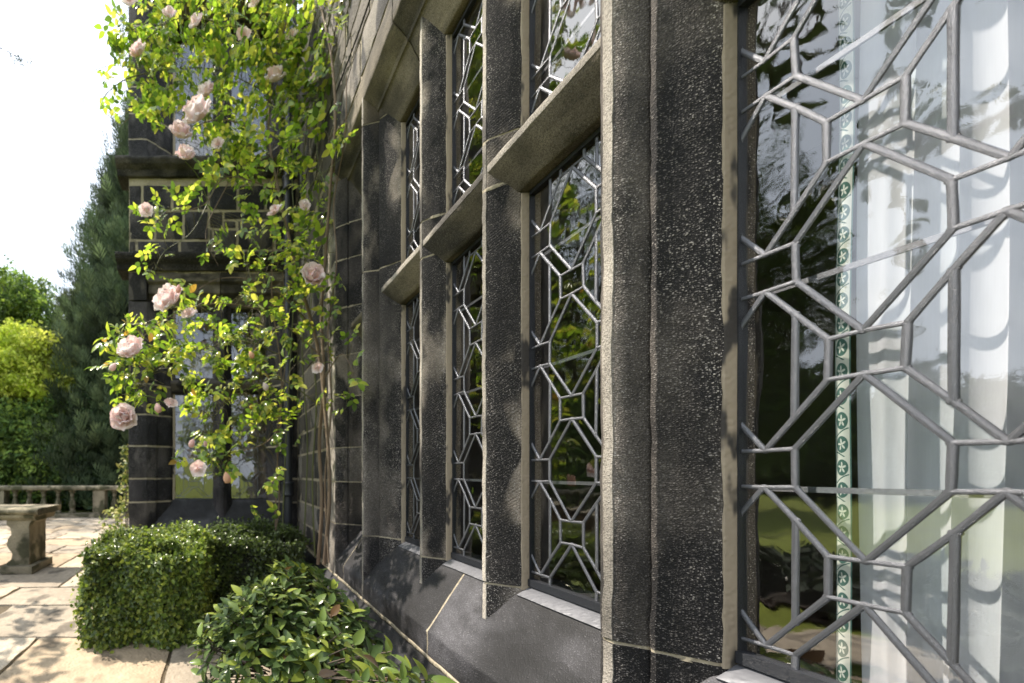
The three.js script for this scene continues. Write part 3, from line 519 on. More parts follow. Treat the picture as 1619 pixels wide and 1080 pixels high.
tree('evergreen_bush', 'dark evergreen bush filling the space behind the balustrade at the left edge', 'bush', V(-7.2, -0.06, -12.6), [[0, 2, 0.3, 1.4, 1.4], [-1.6, 2.4, 0.2, 1.3, 1.5], [0.9, 2.6, 0, 1, 1], [1.3, 1.3, 0.3, 0.9, 1.1], [-0.4, 1, 0.5, 1.3, 1]], 4200, G2, [[0.08, 0.15, 0.03], [0.06, 0.11, 0.025], [0.15, 0.24, 0.045], [0.24, 0.33, 0.06]], 2.6, 0.12, 0.35, 13);
tree('evergreen_bush', 'dark shady bush behind the balustrade close to the corner of the wing', 'bush', V(-4.4, -0.06, -13), [[0, 2.2, 0.3, 1.2, 1.5], [-1, 1.7, 0, 1, 1.2], [1.3, 2, 0, 1.3, 1.7], [0.4, 0.9, 0.5, 1.4, 0.8]], 2800, G2, dkGreen, 2.4, 0.12, 0.2, 14);
// conifers: tiers of boughs whose tips sweep up
function sprayGeo(seed) { const r = rngOf(seed), gs = []; for (let i = 0; i < 9; i++) { const t = i / 8, g = leafGeo(0.5 * (1 - 0.35 * t) * (0.8 + r() * 0.4), 0.075, 0.3, -0.25, 2, 0.9), s = i % 2 ? 1 : -1; g.applyMatrix4(aim(V(0, t * 0.55, 0), V(s * (0.75 - 0.5 * t) + (r() - 0.5) * 0.3, 0.8, (r() - 0.3) * 0.5), V((r() - 0.5) * 0.5, -0.2, 1), 1)); gs.push(g); } return merged(gs); }
const SP = sprayGeo(31);
function conifer(name, label, pos, ht, rad, boughs, palette, seed, size, shape = 0.85) {
  const r = rngOf(seed), t = thing(name, label, 'tree', pos), mats = [];
  part('trunk', taperTube([pos.clone(), pos.clone().add(V(0.03, ht * 0.5, 0)), pos.clone().add(V(0, ht * 0.97, 0))], 0.02 * ht, 0.02, 8), darkBark, t);
  for (let i = 0; i < boughs; i++) {
    const k = 1 - Math.sqrt(r()) * 0.98, y = ht * k + 0.3, R0 = rad * Math.pow(1 - k, shape) * (0.62 + 0.5 * r()), a = Math.floor(r() * 11) * 0.571 + k * 40 + (r() - 0.5) * 0.5;
    const dir = V(Math.cos(a), 0, Math.sin(a)), m = 4 + Math.floor(R0 * 2.2);
    for (let j = 0; j < m; j++) { const q = 0.3 + 0.7 * (j + r()) / m, p = pos.clone().addScaledVector(dir, R0 * q).add(V((r() - 0.5) * 0.5, y - R0 * 0.32 * q + R0 * 0.3 * q * q * q + (r() - 0.5) * 0.35, (r() - 0.5) * 0.5)); mats.push(aim(p, dir.clone().add(V((r() - 0.5) * 0.9, 0.15 + 0.75 * q, (r() - 0.5) * 0.9)), UP.clone().addScaledVector(dir, 0.3), size * (0.7 + r() * 0.6))); }
  }
  scatter(t, 'crown', SP, leafM([1, 1, 1], 0.25, 0.15, 0.5), mats, palette, r, 0.75);
}
conifer('tall_conifer', 'tall dark conifer rising behind the left corner of the wing', V(-3.5, -0.06, -16), 18.6, 5.3, 7000, [[0.07, 0.1, 0.05], [0.048, 0.075, 0.038], [0.1, 0.135, 0.065]], 41, 0.62);
conifer('slender_conifer', 'pale green slender conifer between the yellow shrub and the tall conifer', V(-6.3, -0.06, -15), 9.2, 1.05, 900, [[0.12, 0.15, 0.065], [0.09, 0.12, 0.05], [0.15, 0.17, 0.08]], 42, 0.6, 0.5);
// trees out on the lawn, seen in the window glass
const refl = [[-24, 17, 8, 15], [-29, 14, 5.2, 16], [-33, 20, 7, 17], [-39, 19, 6.4, 18], [-36, 15.5, 5.2, 19], [-44, 22, 7.6, 20], [-19, 21, 7.5, 22], [-15.5, 25, 8, 23], [-28, 22, 8, 24]];
const reflLabel = ['tall dark tree on the far lawn, mirrored low in the glass beside the thick mullion', 'round tree across the lawn, mirrored in the large window', 'broad tree behind the lawn, mirrored beside the curtain trim', 'dark tree across the lawn, mirrored over the curtain', 'low tree across the lawn, mirrored at the right edge of the glass', 'broad tree in the second row, mirrored over the curtain', 'dark tree on the lawn, mirrored in the narrow lights', 'tall tree behind the broadleaf tree, mirrored in the middle lights', 'tree far across the lawn, mirrored at the right edge'];
refl.forEach(([x, d, h, s], i) => tree('lawn_tree', reflLabel[i], 'tree', V(x, -0.06, -d), [[0, h * 0.6, 0, h * 0.28, h * 0.36], [h * 0.15, h * 0.4, h * 0.1, h * 0.24, h * 0.28], [-h * 0.16, h * 0.42, -h * 0.1, h * 0.24, h * 0.3], [0, h * 0.24, 0, h * 0.3, h * 0.22]], 2600, G1, i % 2 ? green : [...dkGreen, ...green], h * 0.7, h * 0.03, 0.3, s, 'trees across the lawn'));
function weeper(label, pos, ht, rad, strands, seed) {
  const r = rngOf(seed), t = thing('weeping_birch', label, 'tree', pos), mats = [], gs = [taperTube([pos.clone(), pos.clone().add(V(0.2, ht * 0.4, 0)), pos.clone().add(V(-0.1, ht * 0.75, 0.1)), pos.clone().add(V(0, ht, 0))], 0.28, 0.04, 8)];
  for (let i = 0; i < strands; i++) {
    const a = r() * 6.283, q = Math.sqrt(r()) * rad, k = 1 - 0.5 * (q / rad) ** 2, top = ht * (0.45 + 0.55 * r()) * k + ht * 0.05, len = Math.min(top - 1.6, 1.5 + r() * 4.5), p = pos.clone().add(V(Math.cos(a) * q, top, Math.sin(a) * q));
    if (i % 6 === 0) gs.push(taperTube([pos.clone().add(V(0, top * 0.75, 0)), pos.clone().lerp(p, 0.5).add(V(0, top * 0.42, 0)), p, p.clone().add(V(Math.cos(a) * 0.3, -0.6, Math.sin(a) * 0.3))], 0.07, 0.012, 5));
    for (let y = 0; y < len; y += 0.22) mats.push(aim(p.clone().add(V((r() - 0.5) * 0.4 + Math.cos(a) * y * 0.08, -y, (r() - 0.5) * 0.4)), V(r() - 0.5, -1, r() - 0.5), rdir(r), 0.5 + r() * 0.5));
  }
  part('trunk', merged(gs), darkBark, t);
  scatter(t, 'crown', G2, leafM([1, 1, 1], 0.3, 0.15), mats, green, r);
  return t;
}
const birch = weeper('weeping birch whose twig tip shows in the sky at the top left edge', V(-11.0, -0.06, -13.4), 16, 2.7, 120, 51);
weeper('large weeping birch further along the lawn, mirrored beside the thick mullion', V(-13.9, -0.06, -11.9), 15, 2.2, 300, 52);
{ // the twig that reaches into the picture
  const r = rngOf(53), a = at(-120, 30, 11.4), b = at(48, 100, 11.2), mats = [];
  part('twig', taperTube([V(-11.0, 12.5, -13.4), a, a.clone().lerp(b, 0.6).add(V(0, 0.12, 0)), b], 0.05, 0.006, 5), darkBark, birch);
  for (let i = 0; i < 34; i++) mats.push(aim(a.clone().lerp(b, 0.35 + 0.65 * r()).add(V((r() - 0.5) * 0.1, -r() * 0.3 + 0.1, 0)), V(r() * 0.8, -1, r() - 0.5), rdir(r), 0.28 + r() * 0.2));
  scatter(birch, 'twig_leaves', G2, leafM([1, 1, 1], 0.3, 0.1), mats, dkGreen, r);
}
{ // the far wood that closes the horizon
  const r = rngOf(55), mats = [], cl = clumpGeo(10, 1.4, 1.1, 0.7, 56);
  for (let i = 0; i < 9000; i++) { const a = lerp(-2.2, 0.9, r()), R0 = 58 + r() * 16, h = 7 + 3.5 * noise3(a * 9, 1, 2) + 2 * noise3(a * 30, 4, 2); mats.push(aim(V(Math.sin(a) * R0, r() * h, -Math.cos(a) * R0), rdir(r), rdir(r), 0.8 + r() * 0.6)); }
  const g = thing('distant_wood', 'distant wood closing the horizon behind the lawn', 'wood', V(0, 0, -60)); g.userData.kind = 'stuff';
  scatter(g, 'foliage', cl, leafM([1, 1, 1], 0.2, 0), mats, [...green, ...dkGreen], r);
}
// ---------------------------------------------------------------- terrace furniture
const terraceStone = colorTex(512, (u, v) => { const a = fb(u, v, 6, 6, 191, 5), b = pn(u, v, 160, 160, 192), m = sstep(0.5, 0.66, fb(u, v, 4, 5, 195, 4)); const k = (0.6 + 0.8 * a) * (0.8 + 0.4 * b); return [lerp(0.22, 0.06, m) * k, lerp(0.19, 0.058, m) * k, lerp(0.13, 0.03, m) * k]; });
const TS = stn({ map: terraceStone, bumpMap: softBump, bumpScale: 0.006, roughness: 0.95 }), TS2 = std({ map: terraceStone, bumpMap: softBump, bumpScale: 0.006, roughness: 0.95 });
{
  const b = thing('balustrade', 'low stone balustrade with turned balusters along the far edge of the terrace', 'balustrade', V(-5, 0, -10.1));
  const X0 = -10.4, X1 = -0.6, D = 10.1;
  for (let x = X0; x < X1; x += 1.4) { part('coping_stone', sweep([[D - 0.17, 0.765], [D - 0.19, 0.8], [D - 0.19, 0.86], [D - 0.16, 0.89], [D + 0.16, 0.89], [D + 0.19, 0.86], [D + 0.19, 0.8], [D + 0.17, 0.765]].map(([p, h]) => [p, h - H]), mapX, x + 0.004, Math.min(x + 1.396, X1), { step: 0.08, fine: 0.06, amp: 0.003, r: 0.01 }), TS, b); part('plinth', block(x + 0.004, Math.min(x + 1.396, X1), -0.05, 0.11, -D - 0.17, -D + 0.17), TS2, b); }
  const pr = [[0.001, 0], [0.095, 0], [0.095, 0.05], [0.06, 0.07], [0.055, 0.1], [0.085, 0.17], [0.098, 0.24], [0.085, 0.31], [0.055, 0.4], [0.045, 0.47], [0.06, 0.5], [0.06, 0.52], [0.05, 0.54], [0.06, 0.58], [0.092, 0.6], [0.092, 0.655], [0.001, 0.655]].map(([r, y]) => new THREE.Vector2(r, y));
  const lg = boxUV(toCreasedNormals(new THREE.LatheGeometry(pr, 18), 0.8)); lg.deleteAttribute('color');
  const lgn = toCreasedNormals(lg, 0.8);
  for (const px of [-9.1, -6.28, -3.45]) part('pier', block(px - 0.17, px + 0.17, 0.112, 0.764, -D - 0.15, -D + 0.15), TS2, b);
  for (const start of [-9.1, -6.28, -3.45]) for (let k = 1; k <= 6; k++) { const x = start + (k - 0.02) * 0.408 + 0.0; if (k === 6 && start < -4) continue; if (x > X1) continue; const m = part('baluster', lgn, TS2, b); m.position.add(V(x, 0.11, -D)); m.rotation.y = k; }
}
{
  const t = thing('stone_table', 'weathered stone table with a moulded slab on scrolled legs at the left edge', 'table', V(-3.0, 0, -4.62));
  part('slab', sweep([[4.34, 0.735], [4.3, 0.765], [4.3, 0.8], [4.33, 0.815], [4.93, 0.815], [4.96, 0.8], [4.96, 0.765], [4.92, 0.735]].map(([p, h]) => [p, h - H]), mapX, -3.75, -2.24, { step: 0.05, fine: 0.05, amp: 0.003, r: 0.012 }), TS, t);
  part('slab_moulding', sweep([[4.4, 0.66], [4.36, 0.7], [4.345, 0.735], [4.91, 0.735], [4.9, 0.7], [4.86, 0.66]].map(([p, h]) => [p, h - H - 0.001]), mapX, -3.7, -2.3, { step: 0.05, fine: 0.05, amp: 0.003, r: 0.01 }), TS, t);
  const prof = [[0.13, 0.1], [0.13, 0.62], [0.17, 0.66], [-0.15, 0.66], [-0.15, 0.6], [-0.1, 0.56], [-0.09, 0.48], [-0.14, 0.42], [-0.155, 0.35], [-0.12, 0.29], [-0.08, 0.25], [-0.09, 0.17], [-0.15, 0.13], [-0.15, 0.1]];
  for (const [x, s] of [[-2.53, 1], [-3.45, -1]]) {
    part('leg', sweep(prof.map(([a, h]) => [x + a * s, h - H]), (p, k) => V(p[0], H + p[1], -k), 4.42, 4.84, { step: 0.06, fine: 0.04, amp: 0.003, r: 0.012 }), TS, t);
    part('foot', block(x - 0.2, x + 0.2, 0, 0.1, -4.9, -4.36), TS2, t);
  }
}
{
  const t = thing('downpipe', 'black cast iron downpipe in the corner between wing and wall', 'pipe', V(0.8, 0, -4.24));
  const c = new THREE.CylinderGeometry(0.052, 0.052, 8, 16); c.translate(0.8, 4, -4.24); part('pipe', c, M.iron, t);
  for (const y of [0.42, 1.06, 2.9, 4.7, 6.5]) { const q = new THREE.LatheGeometry([[0.053, -0.09], [0.075, -0.085], [0.078, -0.06], [0.066, -0.05], [0.066, 0.05], [0.078, 0.06], [0.075, 0.085], [0.053, 0.09]].map(([a, b]) => new THREE.Vector2(a, b)), 16); q.translate(0.8, y, -4.24); part('collar', q, M.iron, t); }
}
{ const c = prep(new THREE.Mesh(taperTube([W(0.918, 2.9, 1.6), W(0.918, 2.93, 2.24), W(0.917, 2.99, 2.6), W(0.918, 3.06, 2.9), W(0.917, 3.2, 3.6), W(0.918, 3.25, 4.3)], 0.006, 0.006, 6, 40), std({ color: rgb(0.012, 0.012, 0.012), roughness: 0.5 }))); c.name = 'cable'; c.userData = { label: 'thin black cable fixed across the wall above the window head', category: 'cable' }; scene.add(c); }
// ---------------------------------------------------------------- curtain behind the large window
{
  const t = thing('curtain', 'pale pleated curtain with a leaf patterned trim hanging behind the large leaded window', 'curtain', V(1.3, 0.3, -0.3));
  const weave = colorTex(512, (u, v) => { const a = 0.5 + 0.5 * Math.sin(u * 6.2832 * 128), b = 0.5 + 0.5 * Math.sin(v * 6.2832 * 128), k = 0.96 + 0.02 * a + 0.02 * b, f = 0.94 + 0.12 * fb(u, v, 40, 4, 201, 3); return [0.7 * k * f, 0.73 * k * f, 0.77 * k * f]; });
  const cloth = phys({ map: weave, roughness: 1, transmission: 0.35, thickness: 0 });
  const path = (s) => { const f = sstep(0.015, 0.07, s), ph = s * 2 * Math.PI / 0.041 + 1.6 * Math.sin(s * 14); return [1.255 + f * (0.0105 * Math.sin(ph) + 0.006 * Math.sin(ph * 0.47 + 1)) + 0.003 * Math.sin(s * 60), 0.696 - s * 0.92 + f * 0.006 * Math.cos(ph)]; };
  const g = new THREE.PlaneGeometry(1, 1, 700, 30), p = g.attributes.position, uv = g.attributes.uv;
  for (let i = 0; i < p.count; i++) { const s = (p.getX(i) + 0.5) * 1.05, y = (p.getY(i) + 0.5) * 3.5 + 0.35, [d, D] = path(s), k = 1 + 0.15 * Math.sin(y * 2 + s * 5); p.setXYZ(i, 1.255 + (d - 1.255) * k, y, -D + 0.004 * Math.sin(y * 3 + s * 20)); uv.setXY(i, s * 1.6 / 0.3, y / 0.3); }
  g.computeVertexNormals(); part('curtain_fabric', g, cloth, t);
  const cv = document.createElement('canvas'); cv.width = 128; cv.height = 256; const c = cv.getContext('2d');
  c.fillStyle = '#cdd3c8'; c.fillRect(0, 0, 128, 256); c.fillStyle = '#456b64'; c.fillRect(0, 0, 9, 256); c.fillRect(119, 0, 9, 256);
  const motif = (y, fl) => { c.fillStyle = '#42675f'; c.beginPath(); c.arc(64, y, 46, 0, 7); c.fill(); c.fillStyle = '#cdd3c8'; c.beginPath(); for (let k = 0; k <= 60; k++) { const a = k / 60 * Math.PI * 2, q = 20 + 13 * Math.cos(5 * a + fl); c.lineTo(64 + Math.sin(a) * q, y - Math.cos(a) * q); } c.fill(); c.fillStyle = '#42675f'; c.fillRect(61, y, 6, 20); c.strokeStyle = '#42675f'; c.lineWidth = 7; c.beginPath(); c.moveTo(fl ? 14 : 114, y + 40); c.quadraticCurveTo(64, y + 50, fl ? 114 : 14, y + 88); c.stroke(); };
  motif(-64 + 128 - 4, 0); motif(188, 1);
  const tx = new THREE.CanvasTexture(cv); tx.colorSpace = THREE.SRGBColorSpace; tx.wrapS = tx.wrapT = THREE.RepeatWrapping;
  const tg = new THREE.PlaneGeometry(1, 1, 8, 60), q = tg.attributes.position, tu = tg.attributes.uv;
  for (let i = 0; i < q.count; i++) { const s = q.getX(i) + 0.5, y = (q.getY(i) + 0.5) * 3.5 + 0.35; q.setXYZ(i, 1.241 - 0.004 * Math.sin(s * 3.1) + 0.003 * Math.sin(y * 4), y, -lerp(0.7145, 0.6965, s) + 0.0015 * Math.sin(y * 7)); tu.setXY(i, s, (y + 0.006 * Math.sin(y * 11)) / 0.092); }
  tg.computeVertexNormals(); part('trim', tg, phys({ map: tx, roughness: 1, transmission: 0.15, thickness: 0 }), t);
  const rail = new THREE.CylinderGeometry(0.014, 0.014, 1.6, 10); rail.rotateX(Math.PI / 2); rail.translate(1.27, 3.87, 0); part('rail', rail, M.iron, t);
}
// ---------------------------------------------------------------- hedges and shrubs
function hedge(name, label, x0, x1, ht, d0, d1, n, palette, seed) {
  const r = rngOf(seed), t = thing(name, label, 'hedge', V((x0 + x1) / 2, 0, -(d0 + d1) / 2)), mats = [];
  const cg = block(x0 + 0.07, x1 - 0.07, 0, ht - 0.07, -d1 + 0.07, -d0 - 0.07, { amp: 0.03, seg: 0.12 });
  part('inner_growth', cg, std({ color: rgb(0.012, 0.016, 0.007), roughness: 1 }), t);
  const sx = x1 - x0, sz = d1 - d0, A = [sx * sz, sx * ht, sz * ht, sz * ht];
  for (let i = 0; i < n; i++) {
    let k = r() * (A[0] * 1.2 + A[1] * 1.2 + A[2] + A[3]), p, nn;
    if ((k -= A[0] * 1.2) < 0) { p = V(lerp(x0, x1, r()), ht, -lerp(d0, d1, r())); nn = V(0, 1, 0); } else if ((k -= A[1] * 1.2) < 0) { p = V(lerp(x0, x1, r()), r() * ht, -d0); nn = V(0, 0, 1); } else { const s = (k -= A[2]) < 0 ? -1 : 1; p = V(s < 0 ? x0 : x1, r() * ht, -lerp(d0, d1, r())); nn = V(s, 0, 0); }
    p.addScaledVector(nn, 0.1 * noise3(p.x * 5, p.y * 5, p.z * 5) - 0.09 * r() * r() + (r() < 0.1 ? r() * 0.08 : 0));
    mats.push(aim(p, nn.clone().multiplyScalar(0.6).add(rdir(r)), nn.clone().add(UP.clone().multiplyScalar(0.7)).add(rdir(r).multiplyScalar(0.9)), 0.7 + r() * 0.7));
  }
  scatter(t, 'foliage', leafGeo(0.034, 0.021, 0.25, 0.3, 3), leafM([1, 1, 1], 0.5, 1, 0.22), mats, palette, r);
}
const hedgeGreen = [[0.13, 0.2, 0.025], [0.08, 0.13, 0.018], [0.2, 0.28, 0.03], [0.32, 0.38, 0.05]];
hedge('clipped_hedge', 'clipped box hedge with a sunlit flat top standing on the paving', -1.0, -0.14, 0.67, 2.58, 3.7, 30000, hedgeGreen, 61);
hedge('clipped_hedge', 'shaded low hedge running along the foot of the wing', -0.12, 0.74, 0.64, 3.25, 4.1, 14000, [[0.07, 0.11, 0.016], [0.05, 0.08, 0.013], [0.1, 0.15, 0.02]], 62);  // darker leaf palette paints the shade of the wing into this hedge
{
  const r = rngOf(63), t = thing('evergreen_shrub', 'glossy leaved evergreen shrub growing against the wall under the window sill', 'shrub', V(0.33, 0, -1.78));
  const list = [], stems = [], c = V(0.34, 0.3, -1.8);
  const tips = [];
  for (let i = 0; i < 520; i++) { const d = rdir(r); if (d.y < -0.35) d.y *= -1; d.normalize(); const l = (1 + 0.22 * noise3(d.x * 3, d.y * 3, d.z * 3)) * (0.72 + 0.28 * Math.sqrt(r())); const p = c.clone().add(V(d.x * 0.41 * l, d.y * 0.46 * l, d.z * 0.46 * l)); if (p.x > 0.82) p.x = 0.82 - r() * 0.1; tips.push([p, d]); }
  for (const [px, py, D] of [[585, 1035, 1.2], [620, 1030, 1.16], [600, 1060, 1.12], [650, 1062, 1.1], [570, 1060, 1.2], [635, 1075, 1.06], [680, 1076, 1.08], [560, 1020, 1.3], [540, 1000, 1.4], [610, 1078, 1.05], [575, 1078, 1.1]]) tips.push([at(px, py, D), V(0.5, 0.6, 0.7)]);
  for (const [p, d] of tips) {
    const ax = d.clone().multiplyScalar(0.7).add(V((r() - 0.5) * 0.5, 0.7, (r() - 0.5) * 0.5)).normalize(), s = aim(p, ax, rdir(r), 1), x = V().setFromMatrixColumn(s, 0), z = V().setFromMatrixColumn(s, 2), n = 5 + Math.floor(r() * 4);
    stems.push(taperTube([p.clone().lerp(c, 0.6).add(V(0, -0.05, 0)), p.clone().lerp(c, 0.25).addScaledVector(ax, -0.03), p], 0.004, 0.002, 5, 5));
    for (let k = 0; k < n; k++) { const a = k * 2.4 + r(), o = x.clone().multiplyScalar(Math.cos(a)).addScaledVector(z, Math.sin(a)), up = 0.25 + 0.9 * k / n; list.push(aim(p.clone().addScaledVector(ax, -0.05 + 0.06 * k / n), o.clone().addScaledVector(ax, up), ax.clone().addScaledVector(o, -0.3), 0.7 + r() * 0.5)); }
  }
  part('stems', merged(stems), bark, t);
  const pal = [[0.075, 0.125, 0.025], [0.05, 0.09, 0.02], [0.11, 0.165, 0.025], [0.22, 0.27, 0.03]];
  leaves(t, leafGeo(0.068, 0.031, 0.3, 0.25, 5, 0.8), list, [...pal, ...pal, ...pal, [0.11, 0.06, 0.02]].map((c2, i) => leafM(c2, 0.3, 0.7, 0.25)), pal, 300);
}
{ // yellow flecked climber on the corner of the wing
  const r = rngOf(64), t = thing('variegated_climber', 'small yellow green climber on the left corner of the wing', 'plant', V(-1.2, 0, -4.5)), list = [];
  for (let i = 0; i < 420; i++) { const y = 0.1 + r() * 1.5; list.push(aim(V(-1.17 - r() * (0.1 + 0.06 * noise3(y * 4, 1, 1)) - (y < 0.8 ? r() * 0.25 : 0), y, -4.3 - r() * 0.5), rdir(r), V(-0.6, 0.8, 0.6).add(rdir(r)), 0.7 + r() * 0.7)); }
  part('stems', merged([taperTube([V(-1.19, 0, -4.5), V(-1.2, 0.8, -4.45), V(-1.18, 1.6, -4.5)], 0.012, 0.004, 5), taperTube([V(-1.19, 0, -4.6), V(-1.22, 0.6, -4.6), V(-1.19, 1.3, -4.7)], 0.01, 0.004, 5)]), bark, t);
  scatter(t, 'foliage', leafGeo(0.055, 0.035, 0.2, 0.2, 3), leafM([1, 1, 1], 0.4, 0.4), list, [[0.28, 0.3, 0.06], [0.2, 0.24, 0.04], [0.36, 0.34, 0.1], [0.12, 0.17, 0.03]], r);
}
{ // tree seen in the glass and by shadow; ivy bed added to darken reflection
  const r = rngOf(65), mats = [];
  for (let i = 0; i < 11000; i++) { const d = -1.2 + r() * 5.6, x = lerp(-5.0, d < 1.85 ? 0.3 : -0.76 * d - 0.6, Math.pow(r(), 0.8)); if (d > 2.6 + (-2 - x) * 1.5 + 0.2) continue; mats.push(aim(V(x, 0.02 + 0.2 * r() * (1 + noise3(x * 2, d * 2, 3)), -d), rdir(r), UP.clone().add(rdir(r).multiplyScalar(0.6)), 0.8 + r() * 0.8)); }
  const g = thing('added_ground_cover', 'dark ivy ground cover added out of view to darken the bottom of the mirrored glass', 'ground cover', V(-3, 0, -1)); g.userData.kind = 'stuff';
  scatter(g, 'foliage', leafGeo(0.09, 0.075, 0.15, 0.15, 3), leafM([1, 1, 1], 0.2, 0.4), mats, [[0.03, 0.05, 0.014], [0.022, 0.04, 0.012]], r);
  const t = thing('magnolia_tree', 'large leaved tree just left of the terrace, its hanging branch mirrored in the large window', 'tree', V(-3.4, 0, -0.9)), list = [], br = [];
  br.push(taperTube([V(-3.4, -0.1, -0.9), V(-3.36, 1.6, -1), V(-3.3, 3.2, -1.1), V(-3.1, 4.8, -1.4)], 0.1, 0.04, 8));
  const hang = [[V(-3.3, 3.6, -1.15), V(-2.7, 4.9, -1.8), V(-2.05, 4.9, -2.2), V(-1.92, 4.1, -2.25), V(-1.86, 3.3, -2.2), V(-1.84, 2.45, -2.16)], [V(-3.2, 4.2, -1.3), V(-2.6, 5.3, -2.0), V(-2.1, 5.2, -2.6), V(-1.95, 4.5, -2.7), V(-1.92, 3.9, -2.7)], [V(-3.3, 3.9, -1.2), V(-2.9, 4.8, -1.6), V(-2.35, 4.6, -2.2), V(-2.1, 3.9, -2.4), V(-2.0, 3.2, -2.5)], [V(-1.92, 4.0, -2.25), V(-1.78, 3.5, -2.1), V(-1.72, 3.0, -2.05)], [V(-3.2, 4.4, -1.3), V(-3.8, 5.4, -1.2), V(-4.4, 5.2, -1)], [V(-3.2, 4.2, -1.3), V(-3.1, 5.2, -0.4), V(-3, 5, 0.3)], [V(-3.3, 3.4, -1.1), V(-3.5, 4.1, -2.4), V(-3.45, 3.7, -3.6), V(-3.4, 3.2, -4.4)], [V(-3.4, 3.9, -1.9), V(-3.2, 3.9, -3.0), V(-2.9, 3.3, -3.7)]];
  for (const h of hang) { br.push(taperTube(h, 0.022, 0.005, 5, 24)); const cv = new THREE.CatmullRomCurve3(h), n = Math.round(cv.getLength() / (h[h.length - 1].z < -3 ? 0.018 : 0.042)); for (let i = Math.round(n * 0.35); i < n; i++) { const p = cv.getPointAt(i / n); list.push(aim(p.add(rdir(r).multiplyScalar(h[h.length - 1].z < -3 ? 0.28 * r() : 0.05)), rdir(r).add(V(0, -0.9, 0)), rdir(r).add(V(0.5, 0.4, 0)), 0.7 + r() * 0.6)); } }
  for (let i = 0; i < 500; i++) { const d = rdir(r); list.push(aim(V(-4.0 + d.x * 0.9, 5.3 + d.y * 0.8, -0.6 + d.z * 1.1), rdir(r).add(V(0, -0.4, 0)), rdir(r).add(UP), 0.7 + r() * 0.6)); }
  part('trunk', merged(br), bark, t);
  scatter(t, 'crown', leafGeo(0.13, 0.07, 0.2, 0.25, 4), leafM([1, 1, 1], 0.3, 0.3), list, [[0.05, 0.085, 0.02], [0.04, 0.07, 0.016], [0.08, 0.12, 0.02]], r);
}
